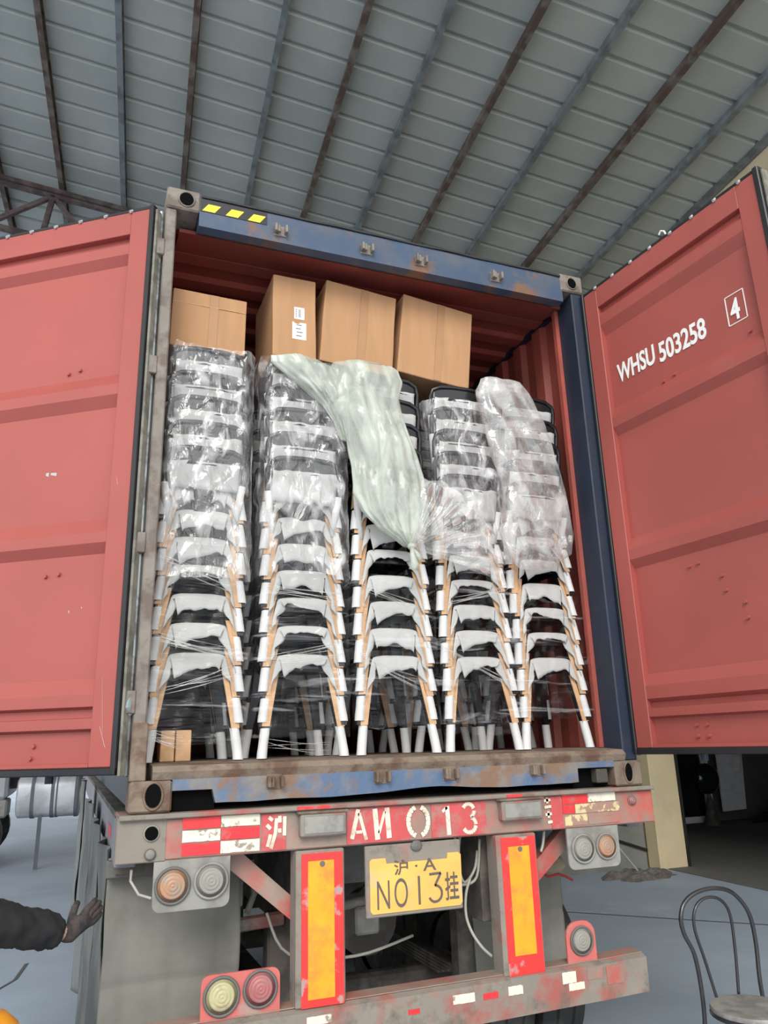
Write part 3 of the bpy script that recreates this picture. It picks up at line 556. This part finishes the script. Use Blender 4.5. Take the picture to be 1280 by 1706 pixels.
for pts in ([(.22, .10, -.18), (.215, .12, -.28), (.22, .12, -.36), (.26, .13, -.39), (.33, .12, -.36), (.345, .10, -.2)], [(.25, .11, -.18), (.245, .13, -.3), (.27, .13, -.38), (.32, .12, -.33), (.34, .12, -.25)],
            [(.285, .10, -.36), (.25, .08, -.42), (.24, .07, -.50), (.26, .06, -.57), (.30, .05, -.63), (.345, .05, -.67)], [(-.6, .3, -.45), (-.5, .3, -.62), (-.2, .3, -.66), (.1, .35, -.62)], [(.655, .04, -.18), (.65, .05, -.235), (.635, .05, -.27)]):
    P = [Vector(p) for p in pts]; S = []
    for i in range(len(P)-1):
        for q in range(5):
            t = q/5; p0 = P[max(i-1, 0)]; p1 = P[i]; p2 = P[i+1]; p3 = P[min(i+2, len(P)-1)]
            S.append(.5*((2*p1)+(p2-p0)*t+(2*p0-5*p1+4*p2-p3)*t*t+(3*p1-p0-3*p2+p3)*t**3))
    MB().tube(S+[P[-1]], .0065, 8).build('air_hose', 'hose', T_, 'all')
# plastic tub and rag tied under the beam
k = MB(); n = 24; k.loft([[(.86+r*math.cos(a), .36+r*math.sin(a), z) for a in [j*2*math.pi/n for j in range(n)]] for r, z in ((.070, -.33), (.082, -.25), (.088, -.20), (.09, -.198), (.092, -.185), (.085, -.185))]); tag(k.build('plastic_tub', 'tealp', None, True), 'dull teal plastic tub tied under the right end of the red beam', 'tub')
k = MB(); k.sph((.85, .34, -.378), .052, 20, (2.0, .9, .85))
for v in k.b.verts: v.co += v.co.normalized()*0+Vector((.012*nz(v.co.x*22, v.co.z*22, 1), .012*nz(v.co.x*20, v.co.y*20, 4), .014*nz(v.co.x*18, v.co.z*18, 7)))
tag(k.build('cleaning_rag', 'rag', None, 'all'), 'bundled beige rag hanging beneath the teal tub', 'rag')
tag(MB().tube([(.76, .27, -.395), (.80, .265, -.418), (.86, .265, -.41), (.90, .265, -.425), (.94, .27, -.445)], .006).build('red_cord', 'cord'), 'red cord hanging below the beige rag', 'cord')

# ================================================================== CHAIR STACKS
def make_chair(v, back=True, tip=.020):
    R = thing('stacking_chair' if back else 'stacking_stool', 0, 0, 0); rs = random.Random(v*13+5)
    TX_ = lambda z: .189-.062*(max(z, 0)/.415)**1.1
    k = MB(); s = .142
    k.box(-s, s, .035, .345, .425, .440, .006); k.box(-s, s, .030, .040, .385, .436, .004); k.box(-s, s, .340, .350, .385, .436, .004)
    k.box(-s, -s+.01, .035, .345, .385, .436, .004); k.box(s-.01, s, .035, .345, .385, .436, .004); k.build('seat', 'chblack', R)
    for sx in (-1, 1):
        for yf, yt in ((.0, .045), (.385, .335)):
            P = []
            for q in range(7):
                t = q/6; z = .415*t; x = sx*TX_(z); y = yf+(yt-yf)*t; wx = .014+.013*t**1.6; wy = .010+.012*t
                P.append([(x-wx, y-wy, z), (x+wx, y-wy, z), (x+wx, y+wy, z), (x-wx, y+wy, z)])
            k = MB(); k.loft(P); leg = k.build('leg', 'chblack', R)
            k = MB(); P = []; top = .122-tip+.010*rs.random()
            for q in range(6):
                t = q/5; z = tip-.002+top*t; x = sx*TX_(z)+sx*.001; y = yf+(yt-yf)*max(z, 0)/.415; r_ = .0222-.001*t+.0012*rs.random()
                P.append([(x+r_*math.cos(a), y+r_*math.sin(a), z) for a in [j*math.pi/6 for j in range(12)]])
            k.loft(P); k.build('foot_sleeve', 'sleeve', leg, True)
            k = MB(); P = []; zt = .125+.012*rs.random(); zb = .335+.03*rs.random()
            for q in range(5):
                z = zt+(zb-zt)*q/4; t = z/.415; x = sx*TX_(z)+sx*.003; y = yf+(yt-yf)*t; wx = .016+.010*t**1.5; wy = .018+.006*t
                P.append([(x-wx, y-wy, z), (x+wx, y-wy, z+.004*rs.random()), (x+wx, y+wy, z), (x-wx, y+wy, z)])
            k.loft(P)
            if yf < .2: k.build('paper_wrap', 'kraftwrap', leg)
            else: k.b.free()
    if back:
        P = []
        for sx in (-1, 1):
            seg = [(sx*.139, .040, .40), (sx*.150, .030, .50), (sx*.168, .012, .62), (sx*.184, -.008, .74), (sx*.186, -.018, .81), (sx*.174, -.026, .850), (sx*.13, -.032, .871), (sx*.06, -.036, .876)]
            P = P+seg if sx < 0 else P+seg[::-1]
        k = MB(); k.tube(P, .0125, 8); k.build('back_frame', 'chblack', R, 'all')
        k = MB(); k.grid(lambda u, t: ((u-.5)*.356, -.026-.014*math.sin(math.pi*u), .794+.080*t-(.024*abs(2*u-1)**4)*t), 18, 5); k.build('top_rail', 'chblack', R, 'all', solid=.004)
        k = MB(); k.grid(lambda u, t: ((u-.5)*(.07+.03*t), .036-.055*t-.004*math.sin(math.pi*u), .44+.35*t), 4, 8); k.build('splat', 'chblack', R, 'all', solid=.003)
        for sx in (-1, 1):
            k = MB(); a = rs.uniform(.50, .53); k.tube([(sx*.151, .029, a), (sx*.167, .014, .61), (sx*.180, -.004, .70+.03*rs.random())], .0185, 10); k.build('post_sleeve', 'sleeve', R, 'all')
        dz = rs.uniform(.12, .17)
        k = MB(); k.grid(lambda u, t: ((u-.5)*.325+.004*nz(t*3, v), -.032+.030*(t*1.0)+.006*nz(u*5, t*3, v)-.008*math.sin(math.pi*u), .808-(dz+.02*nz(u*4, 0, v*2.)+.012*nz(u*11, 1, v))*t+.010*nz(u*6, 9, v)*(1-t)), 20, 6)
        k.build('back_foam_sheet', 'foam', R, 'all', solid=.002)
    lft = rs.uniform(.22, .31); rgt = rs.uniform(.22, .31); mid = rs.uniform(.038, .095); skew = rs.uniform(-.055, .055)
    def arch(u, t):
        a = u*2-1
        if abs(a) > .62:
            q = (abs(a)-.62)/.38; low = lft if a < 0 else rgt; z = .440-(.440-low)*q; x = math.copysign(TX_(z)+.012-.012*(1-q)**2, a); wd = .042+.022*nz(q*3, v, 4)-.036*q
            wd = max(.006, wd); xi = x-math.copysign(wd, a); return (x+(xi-x)*t, -.012+.018*(1-q)-.004*math.sin(3*t)+.004*nz(u*9, t*3, v), z+(-.035*(1-q)+.02*q)*t)
        x = .122*a/.62; z = .452-.012*abs(a/.62)**4; h = mid+.012*(abs(a)/.62)**3+skew*a+.026*nz(u*5, v, 2)+.005*nz(u*19, v, 3)
        return (x*(1-.20*t*(abs(a)/.62)**2), .006-.016*math.sin(1.6*t)+.004*nz(u*9, t*3, v), z-max(.02, h)*t)
    k = MB(); k.grid(arch, 60, 6); k.build('seat_foam_sheet', 'foam', R, 'all', solid=.002)
    return R
protos = {True: [make_chair(v) for v in range(5)], False: [make_chair(v+20, False) for v in range(6)], 'low': [make_chair(v+40, False, 0.) for v in range(4)]}
ordn = ['lowest', 'second lowest', 'third lowest', 'fourth lowest', 'lowest', 'second lowest', 'middle', 'second highest', 'topmost']
ordn[6] = 'third lowest'
stk = ['leftmost stack', 'second stack from the left', 'middle stack', 'fourth stack from the left', 'rightmost stack']
FL = .184; PITCH = .133; used = set(); rr = random.Random(3)
for row in (0, 1):
    for si, cx in enumerate((-.955, -.474, -.014, .440, .864)):
        for k_ in range(9):
            bk = k_ > 3; pr = protos['low' if k_ == 0 else bk]
            v = (k_+si*2+row) % len(pr)
            if (bk, v, k_ == 0) not in used: o = pr[v]; used.add((bk, v, k_ == 0))
            else: o = copy_tree(pr[v])
            o.location = (cx+.004*rr.uniform(-1, 1)+(.03 if row else 0), .165+row*.60+.006*k_, FL+PITCH*k_+ZO+.003)
            o.rotation_euler = (0, 0, rr.uniform(-.015, .015))
            w_ = 'chair' if bk else 'stool'
            tag(o, '%s foam-wrapped black metal %s of the %s%s' % (ordn[k_], w_, 'front ' if row == 0 else 'hidden rear ', stk[si]), w_,
                'foam-wrapped %ss in the %s row' % (w_, 'front' if row == 0 else 'rear'))
# ------------------------------------------------------------------ plastic film and bags
def ripple(x, z, s, seed): return abs(nz(x*s, z*s*.5, seed))
def wrap(cx, hw, z0, z1, yf, m, name, label, seed, amp=.02, flare=0., nv=90, dy=.0):
    k = MB()
    def f(u, t):
        z = z0+(z1-z0)*t; L_ = .50; tot = 2*hw+2*L_; d = u*tot
        if d < L_: x, y = -hw, yf+L_-d
        elif d < L_+2*hw: x, y = -hw+(d-L_), yf
        else: x, y = hw, yf+(d-L_-2*hw)
        c = min(abs(d-L_), abs(d-L_-2*hw)); rc = max(0, .045-c)/.045
        if y <= yf+.05: y += .03*rc; x *= 1-.06*rc
        a = amp*(1.0*abs(nz(x*7+z*3, z*5, seed))+.8*nz(x*16-z*8, z*9, seed+3)+.35*nz(x*40, z*22, seed+5))
        edge = .02*nz(x*9, seed)+.012*nz(x*23, seed)
        z += edge*(1 if t > .5 else -1)*abs(2*t-1)**4
        if y <= yf+.03: y -= a+flare*math.sin(math.pi*t)*.6
        else: x += a*.6*(1 if x > 0 else -1)
        return (cx+x, y+dy*t, z)
    k.grid(f, 110, nv); o = k.build('plastic_wrap', m, None, 'all'); tag(o, label, 'plastic wrap', 'film around the chair stacks'); return o
for i, (cx, z1, z0) in enumerate(((-.963, 2.12, .96), (-.478, 2.13, 1.00), (.42, 2.02, 1.13))):
    wrap(cx, .226, z0, z1, .094, 'filmup', 'plastic_wrap', 'crinkled clear film over the chair backs of the '+stk[(0, 1, 3)[i]], i*7.7+2, .020, .01, dy=.03)
for i, cx in enumerate((-.963, -.478, -.018, .445, .868)):
    wrap(cx, .226, (.25, .27, .30, .26, .34)[i], (1.12, 1.0, 1.02, 1.10, .95)[i], .118, 'filmlow', 'plastic_wrap', 'thin streaked clear film around the lower legs of the '+stk[i], i*5.1+40, .014)
def bag(rows, yc, dep, m, name, label, seed, knot=None, nu=44, sub=8, pleat=0.):
    """closed bag: rows = (z, x_left, x_right) from top to bottom"""
    k = MB(); rings = []
    R2 = []
    for i in range(len(rows)-1):
        for q in range(sub):
            t = q/sub; t = t*t*(3-2*t)*.5+t*.5; R2.append(tuple(rows[i][j]*(1-t)+rows[i+1][j]*t for j in range(3)))
    R2.append(rows[-1]); n = len(R2)
    for i, (z, a, c) in enumerate(R2):
        e = math.sin(math.pi*min(1, max(0, (i+.3)/(n-.4))))**.45; hw = (c-a)/2; cx = (a+c)/2; ring = []
        for j in range(nu*2):
            an = j*math.pi/nu; x = cx+hw*math.cos(an); s_ = math.sin(an); g = (i/n)
            y = yc-(dep*min(1, hw/.10)*e)*s_*(1 if s_ > 0 else .35)
            y -= s_*(.030*nz(x*9+z*4, z*5, seed)+.020*abs(nz(x*22+z*9, z*8, seed+1)))+pleat*g*math.sin(an*16+z*9)*.016*s_
            ring.append((x+.010*nz(z*9, j*.2, seed), y, z+.006*nz(x*12, z*12, seed)))
        rings.append(ring)
    k.loft(rings, True, True); o = k.build(name, m, None, 'all'); return tag(o, label, 'plastic bag')
g = bag([(2.150, -.25, -.02), (2.125, -.34, .02), (2.07, -.37, .04), (1.963, -.385, .02), (1.85, -.335, .04), (1.70, -.28, .09), (1.55, -.25, .14), (1.42, -.245, .155), (1.33, -.20, .155), (1.25, -.12, .13), (1.20, -.03, .085), (1.168, .022, .058)],
        .09, .055, 'milky', 'tied_plastic_bag', 'milky white-green plastic bag tied in a knot over the middle chair stack', 3, pleat=1.)
k = MB(); k.sph((.040, .05, 1.158), .020, 12, (1.1, 1, .9)); k.tube([(.04, .045, 1.15), (.035, .03, 1.11), (.05, .04, 1.07), (.045, .05, 1.04)], [.010, .014, .020, .024]); k.tube([(.04, .05, 1.15), (.06, .035, 1.12), (.08, .04, 1.09)], [.008, .012, .018]); k.build('bag_knot', 'milky', g, 'all')
bag([(2.185, .58, .70), (2.165, .52, .78), (2.09, .49, .85), (1.966, .50, .895), (1.85, .53, .94), (1.728, .55, .965), (1.56, .60, 1.00), (1.42, .60, 1.02), (1.30, .58, 1.03), (1.19, .60, 1.01), (1.12, .64, .90), (1.09, .68, .80)],
    .10, .07, 'clearbag', 'loose_plastic_bag', 'crumpled clear plastic bag hanging over the rightmost chair stack', 9)
bag([(2.125, -.60, -.48), (2.115, -.66, -.40), (2.08, -.66, -.30), (2.03, -.60, -.27), (1.96, -.50, -.26), (1.88, -.40, -.26), (1.80, -.34, -.25), (1.70, -.30, -.25)],
    .105, .05, 'milky', 'draped_plastic_bag', 'small milky plastic bag draped over the top of the second stack', 21, pleat=.6)
# tight folds of film pulled towards the knot across the fourth stack
def fan(u, v):
    an = math.radians(-12+92*u); r_ = .02+(.50-.10*u+.05*nz(u*9, 2))*v
    pl_ = math.sin(u*62+2*nz(u*6, v*2, 3))*.010*math.sin(math.pi*min(1, v*.9+.1))+.030*math.sin(math.pi*v)*abs(nz(u*3, v*2, 8))
    return (.045+r_*math.cos(an), .062-pl_-.01*v, 1.150+r_*math.sin(an)*.92-.05*(1-u)*v)
k = MB(); k.grid(fan, 150, 26)
tag(k.build('pleated_film', 'clearbag', None, 'all'), 'clear film gathered into pleats beside the knot, over the fourth stack', 'plastic wrap')
# shiny strands of stretched film round the lower legs
def strands(spec, label, seed):
    k = MB(); rs = random.Random(seed)
    for x0, z0, x1, z1, n in spec:
        for i in range(n):
            e = rs.uniform(-.02, .02); f_ = rs.uniform(-.035, .035); sg = rs.uniform(.0, .012)
            P = [Vector((x0+(x1-x0)*t, .104-.010*math.sin(math.pi*t), z0+e+(z1+f_-z0-e)*t-sg*math.sin(math.pi*t))) for t in [q/6 for q in range(7)]]
            k.tube(P, [.0006+.0016*math.sin(math.pi*q/6)*rs.uniform(.5, 1) for q in range(7)], 5)
    tag(k.build('film_strands', 'clearbag', None, 'all'), label, 'plastic wrap', kind='stuff')
strands([(-1.17, .70, -.78, .62, 12), (-1.15, .30, -1.0, .26, 6), (-1.12, .47, -.76, .58, 5), (-1.15, 1.05, -.80, .93, 9)], 'taut shiny film strands across the legs of the leftmost stack', 1)
strands([(-.68, .60, -.30, .66, 7), (-.66, .25, -.36, .22, 4), (-.66, .93, -.30, .90, 6)], 'taut shiny film strands across the legs of the second stack', 2)
strands([(-.22, .62, .08, .50, 8), (-.2, .95, .16, .84, 6), (.22, .66, .60, .50, 6), (.24, .90, .60, .98, 6)], 'taut shiny film strands across the middle and fourth stacks', 3)

# ================================================================== CARTONS
def carton(x0, x1, z0, z1, y0, y1, ang, label, crease=None, seam=True):
    cx = (x0+x1)/2; r = thing('cardboard_box', cx, y0+(y1-y0)/2, z0, label, 'cardboard box', 'cartons on top of the chair stacks')
    T = Matrix.Translation((cx, 0, z0)) @ Matrix.Rotation(math.radians(ang), 4, 'Y') @ Matrix.Translation((-cx, 0, -z0))
    k = MB(); k.box(x0, x1, y0, y1, z0, z1, .006, seg=2); bmesh.ops.subdivide_edges(k.b, edges=[e for e in k.b.edges if e.calc_length() > .1], cuts=6, use_grid_fill=True)
    for v in k.b.verts: v.co += Vector((.004*nz(v.co.y*4, v.co.z*4, x0), -.006*max(0, nz(v.co.x*5, v.co.z*4, x0*3)), .003*nz(v.co.x*4, v.co.y*4, 5)))
    k.build('carton_body', 'carton', r, 'all' if False else False, mtx=T)
    if seam:
        xm = (x0+x1)/2+.02; k = MB(); k.box(xm-.022, xm+.022, y0-.0035, y0-.001, z0+.004, z1-.004); k.build('packing_tape', 'tape', r, mtx=T)
    if crease:
        k = MB(); k.box(x0+.004, x1-.004, y0-.004, y0-.001, crease-.0015, crease+.0015); k.build('crease_line', 'kraftwrap', r, mtx=T)
    return r, T
carton(-1.150, -.775, 2.150, 2.47, .215, .60, 1, 'leftmost brown carton above the chairs, with a crease line near its top', 2.395)
c2, T2 = carton(-.640, -.405, 2.165, 2.645, .185, .62, 0, 'tall narrow brown carton carrying two white paper labels', None, False)
carton(-.385, .030, 2.165, 2.665, .195, .60, 5, 'wide brown carton right of the labelled one, leaning slightly left')
carton(.060, .500, 2.165, 2.665, .195, .58, 6.5, 'rightmost brown carton above the fourth chair stack, leaning left')
for x0, x1, z0, z1, bars in ((-.525, -.470, 2.395, 2.465, 1), (-.535, -.460, 2.275, 2.375, 0)):
    k = MB(); k.box(x0, x1, .1805, .1825, z0, z1); o = k.build('paper_label', 'paper', c2)
    k = MB()
    if bars:
        for q in range(7): k.box(x0+.022, x0+.036, .1795, .1806, z0+.012+q*.007, z0+.0155+q*.007)
        for q in range(4): k.box(x0+.008, x0+.013, .1795, .1806, z0+.012+q*.013, z0+.02+q*.013)
    else:
        for q, (a, c) in enumerate(((.02, .05), (.024, .056), (.018, .046), (.022, .052))): k.box(x0+a, x0+c, .1795, .1806, z0+.018+q*.021, z0+.024+q*.021)
    k.build('label_print', 'ink', o)
carton_small = []
for x0, x1, lab in ((-1.085, -1.025, 'left one of two small kraft cartons on the container floor behind the leftmost legs'), (-1.020, -.955, 'right one of two small kraft cartons on the container floor behind the leftmost legs')):
    k = MB(); k.box(x0, x1, .26, .40, FL, FL+.13, .003); tag(k.build('small_carton', 'kraftwrap'), lab, 'cardboard box', 'small cartons on the container floor')

# ================================================================== FOREGROUND CHAIR
b = thing('bistro_chair', 1.90, .45, YG, 'dark tubular metal chair with looped back and round worn seat', 'chair')
def smoothpts(P, n=6, closed=False):
    P = [Vector(p) for p in P]; S = []
    for i in range(len(P)-1):
        p0 = P[max(i-1, 0)]; p1 = P[i]; p2 = P[i+1]; p3 = P[min(i+2, len(P)-1)]
        for q in range(n):
            t = q/n; S.append(.5*((2*p1)+(p2-p0)*t+(2*p0-5*p1+4*p2-p3)*t*t+(3*p1-p0-3*p2+p3)*t**3))
    return S+[P[-1]]
out = [(1.66, .36, YG), (1.70, .33, -1.17), (1.668, .30, -.89), (1.605, .29, -.76), (1.588, .28, -.68), (1.625, .28, -.61), (1.72, .28, -.568), (1.85, .28, -.562), (1.97, .29, -.60), (2.055, .29, -.70), (2.085, .30, -.85), (2.085, .31, -1.10), (2.13, .30, YG)]
MB().tube(smoothpts(out), .011, 8).build('back_hoop', 'tube', b, 'all')
inn = [(1.79, .32, -1.09), (1.735, .31, -.90), (1.685, .30, -.74), (1.70, .29, -.645), (1.775, .29, -.604), (1.87, .29, -.62), (1.935, .30, -.70), (1.945, .31, -.88), (1.935, .32, -1.09)]
MB().tube(smoothpts(inn), .008, 8).build('inner_hoop', 'tube', b, 'all')
k = MB(); n = 36; k.loft([[(1.835+r*math.cos(a), .13+r*math.sin(a), z) for a in [j*2*math.pi/n for j in range(n)]] for r, z in ((.185, -1.105), (.20, -1.10), (.203, -1.09), (.198, -1.078), (.17, -1.075), (.10, -1.083), (.02, -1.085))]); k.build('seat', 'seatpad', b, True)
k = MB(); k.tube([(1.835+.196*math.cos(a), .13+.196*math.sin(a), -1.112) for a in [j*math.pi/16 for j in range(33)]], .010, 8, False); k.build('seat_ring', 'tube', b, 'all')
for x, y, x2, y2 in ((1.73, -.02, 1.67, -.08), (1.96, -.01, 2.00, -.07)): MB().cyl((x2, y2, YG), (x, y, -1.11), .011, n=8).build('leg', 'tube', b)
k = MB(); k.tube([(1.835+.17*math.cos(a), .13+.17*math.sin(a), -1.30) for a in [j*math.pi/12 for j in range(25)]], .006, 6, False); k.build('leg_ring', 'tube', b, 'all')

# ================================================================== PERSON reaching for the trailer's side
def skin(name, verts, edges, radii, m, parent, sub=2, root=0):
    me = D.meshes.new(name); off = Vector((0, 0, ZO))-rootloc(parent)
    me.from_pydata([Vector(v)+off for v in verts], edges, []); o = D.objects.new(name, me); COL.objects.link(o); o.parent = parent; me.materials.append(M[m])
    sk = o.modifiers.new('skin', 'SKIN'); sk.use_smooth_shade = True
    for i, r in enumerate(radii): me.skin_vertices[0].data[i].radius = (r, r) if not isinstance(r, tuple) else r
    me.skin_vertices[0].data[root].use_root = True
    sb = o.modifiers.new('sub', 'SUBSURF'); sb.levels = sub; sb.render_levels = sub
    return o
P_ = thing('person', -2.10, -.22, YG, 'person in black jacket and dark gloves reaching in from the left edge', 'person')
V = [(-2.10, -.22, -.55), (-2.10, -.22, -.38), (-2.10, -.22, -.15), (-2.09, -.22, -.04), (-2.08, -.23, .06), (-2.07, -.24, .20),   # pelvis..head
     (-1.93, -.24, -.06), (-1.64, -.20, -.305), (-1.393, -.07, -.378),      # right arm to wrist
     (-2.27, -.22, -.06), (-2.33, -.20, -.34), (-2.32, -.26, -.58),      # other arm
     (-2.00, -.22, -.62), (-1.98, -.24, -1.03), (-1.98, -.20, -1.42), (-1.98, -.32, -1.46),
     (-2.20, -.22, -.62), (-2.22, -.24, -1.03), (-2.22, -.20, -1.42), (-2.22, -.32, -1.46)]
E_ = [(0, 1), (1, 2), (2, 3), (3, 4), (4, 5), (3, 6), (6, 7), (7, 8), (3, 9), (9, 10), (10, 11), (0, 12), (12, 13), (13, 14), (14, 15), (0, 16), (16, 17), (17, 18), (18, 19)]
Rr = [.13, .12, .14, .10, .055, .095, .06, .045, .028, .06, .045, .028, .085, .055, .04, .035, .085, .055, .04, .035]
def hand(V, E, Rr, wrist, dirv, side, nrm, base, sc=1., g=1.):
    """adds palm, four fingers and thumb to the wrist vertex"""
    d = Vector(dirv).normalized(); s_ = Vector(side).normalized(); n = Vector(nrm).normalized(); w0 = Vector(wrist)
    pi_ = len(V); V.append(tuple(w0+d*.045*sc)); Rr.append((.030*g, .017*g)); E.append((base, pi_))
    for q, (off, ln) in enumerate(((-.025, .068), (-.0085, .078), (.0085, .073), (.024, .058))):
        a = len(V); b0 = w0+d*.085*sc+s_*off
        V += [tuple(b0), tuple(b0+d*ln*.5+s_*off*.04+n*.008), tuple(b0+d*ln*.93+s_*off*.02+n*.026)]; Rr += [.0105*g, .0092*g, .0075*g]; E += [(pi_, a), (a, a+1), (a+1, a+2)]
    a = len(V); V += [tuple(w0+d*.03-s_*.034+n*.006), tuple(w0+d*.062-s_*.056+n*.014), tuple(w0+d*.088-s_*.062+n*.026)]; Rr += [.013*g, .0105*g, .0085*g]; E += [(pi_, a), (a, a+1), (a+1, a+2)]
hd = Vector((.66, .42, .44)); sd = Vector((.55, .15, -.75)); sd = (sd-hd.normalized()*sd.dot(hd.normalized())); nn_ = hd.cross(sd)*-1
if nn_.y < 0: nn_ = -nn_
hand(V, E_, Rr, V[8], hd, sd, nn_, 8); hand(V, E_, Rr, V[11], (0, -.15, -1), (0, 1, -.1), (1, 0, 0), 11)
skin('body', V, E_, Rr, 'skin', P_)
GV = [tuple(Vector(V[8])-Vector((.035, .02, -.008))), V[8]]; GE = [(0, 1)]; GR = [.036, .034]; hand(GV, GE, GR, V[8], hd, sd, nn_, 1, 1., 1.28); skin('glove', GV, GE, GR, 'glove', P_)
tex_ = D.textures.new('cloth_creases', 'CLOUDS'); tex_.noise_scale = .045
JV = [(-2.10, -.22, -.60), (-2.10, -.22, -.36), (-2.10, -.22, -.16), (-2.09, -.22, -.03), (-1.92, -.24, -.07), (-1.78, -.22, -.20), (-1.64, -.20, -.300), (-1.54, -.14, -.335), (-1.412, -.08, -.368), (-2.28, -.22, -.07), (-2.34, -.20, -.34), (-2.33, -.25, -.54)]
skin('jacket', JV, [(0, 1), (1, 2), (2, 3), (3, 4), (4, 5), (5, 6), (6, 7), (7, 8), (3, 9), (9, 10), (10, 11)], [.17, .165, .18, .13, .095, .085, .078, .068, .058, .095, .075, .055], 'jacket', P_, 3)
dm = D.objects['jacket'].modifiers.new('creases', 'DISPLACE'); dm.texture = tex_; dm.strength = .032; dm.mid_level = .55
TV = [(-2.10, -.22, -.56), (-1.99, -.22, -.66), (-1.98, -.235, -1.03), (-1.98, -.20, -1.40), (-2.21, -.22, -.66), (-2.22, -.235, -1.03), (-2.22, -.20, -1.40)]
skin('trousers', TV, [(0, 1), (1, 2), (2, 3), (0, 4), (4, 5), (5, 6)], [.16, .105, .078, .07, .105, .078, .07], 'trouser', P_)
k = MB(); k.sph((-2.07, -.235, .225), .112, 20, (.92, 1.08, 1.0)); 
for v in list(k.b.verts):
    if v.co.z < .19 and v.co.x > -2.09: v.co.x -= .02
k.build('hair', 'hair', P_, 'all')
k = MB()
for sy in (-.05, .05): k.sph((-1.985, -.235+sy*.7, .205), .011, 8)
k.build('eye', 'white', P_, 'all'); MB().cyl((-1.98, -.235, .20), (-1.955, -.235, .17), .008, .014, 8).build('nose', 'skin', P_)
for x in (-1.98, -2.22):
    k = MB(); k.box(x-.055, x+.055, -.42, -.13, YG, YG+.10, .03, seg=3); k.cyl((x, -.19, YG+.07), (x, -.19, YG+.26), .058, .055); k.build('boot', 'boot', P_, True)
# orange drum at the lower left corner
k = MB(); n = 32; k.loft([[(-1.645+r*math.cos(a), -.20+r*math.sin(a), z) for a in [j*2*math.pi/n for j in range(n)]] for r, z in ((.14, YG), (.145, YG+.05), (.14, -.75), (.135, -.66), (.118, -.60), (.08, -.565), (.01, -.55))])
dr = tag(k.build('plastic_drum', 'orange', None, True), 'orange round-topped plastic drum at the lower left corner of the picture', 'drum')
MB().tube([(-1.645+.143*math.cos(a), -.20+.143*math.sin(a), -.72) for a in [j*math.pi/16 for j in range(33)]], .006, 6, False).build('drum_rim', 'decalblack', dr, 'all')

# ================================================================== PARKED TRUCK seen under the left door
tr = thing('parked_truck', -2.2, 12, YG, 'grey and white truck with strapped silver fuel tank parked behind the left door', 'truck')
k = MB(); n = 28
def sq(cx, cz, rx, rz, y, p=3.2): return [(cx+rx*math.copysign(abs(math.cos(a))**(2/p), math.cos(a)), y, cz+rz*math.copysign(abs(math.sin(a))**(2/p), math.sin(a))) for a in [j*2*math.pi/n for j in range(n)]]
def sqx(cy, cz, ry, rz, x, p=3.4): return [(x, cy+ry*math.copysign(abs(math.cos(a))**(2/p), math.cos(a)), cz+rz*math.copysign(abs(math.sin(a))**(2/p), math.sin(a))) for a in [j*2*math.pi/n for j in range(n)]]
TX = Matrix.Translation((-1.72, 11.2, -.42)) @ Matrix.Rotation(math.radians(-6), 4, 'Z') @ Matrix.Translation((1.72, -11.2, .42))
k.loft([sqx(11.2, -.42, .24, .28, -2.20), sqx(11.2, -.42, .29, .325, -2.17), sqx(11.2, -.42, .29, .325, -1.28), sqx(11.2, -.42, .24, .28, -1.25)]); tk = k.build('fuel_tank', 'alu', tr, True, mtx=TX)
for x in (-1.98, -1.68, -1.60, -1.32):
    k = MB(); k.loft([sqx(11.2, -.42, .30, .338, x), sqx(11.2, -.42, .30, .338, x+(.05 if x != -1.6 else .02))]); k.build('tank_strap', 'strap', tk, mtx=TX)
MB().box(-3.2, 4.0, 11.55, 11.75, -.30, .05, .01).build('chassis_rail', 'chassis', tr); MB().box(-3.2, 4.0, 11.3, 13.6, .05, .30, .01).build('load_deck', 'frame', tr)
MB().box(-3.6, -2.36, 11.1, 13.5, -.45, 1.6, .05).build('cab_rear', 'leaf', tr); MB().box(-3.5, -2.34, 11.05, 11.9, -.72, -.45, .03).build('cab_step', 'lampgrey', tr)
for x, y in ((-2.9, 11.5), (-2.9, 13.3), (2.6, 11.5), (2.6, 13.3)):
    k = MB(); q = .5; k.loft([[(x+r*math.cos(a), yy, -1.0+r*math.sin(a)) for a in [j*2*math.pi/n for j in range(n)]] for yy, r in ((y-.15, .3), (y-.15, .46), (y-.12, .5), (y+.12, .5), (y+.15, .46), (y+.15, .3))]); k.build('tyre', 'tyre', tr, True)
for x, y0 in ((-1.84, 10.95),): MB().box(x-.03, x+.03, y0, y0+.05, YG, -.70).build('prop', 'strap', tr)
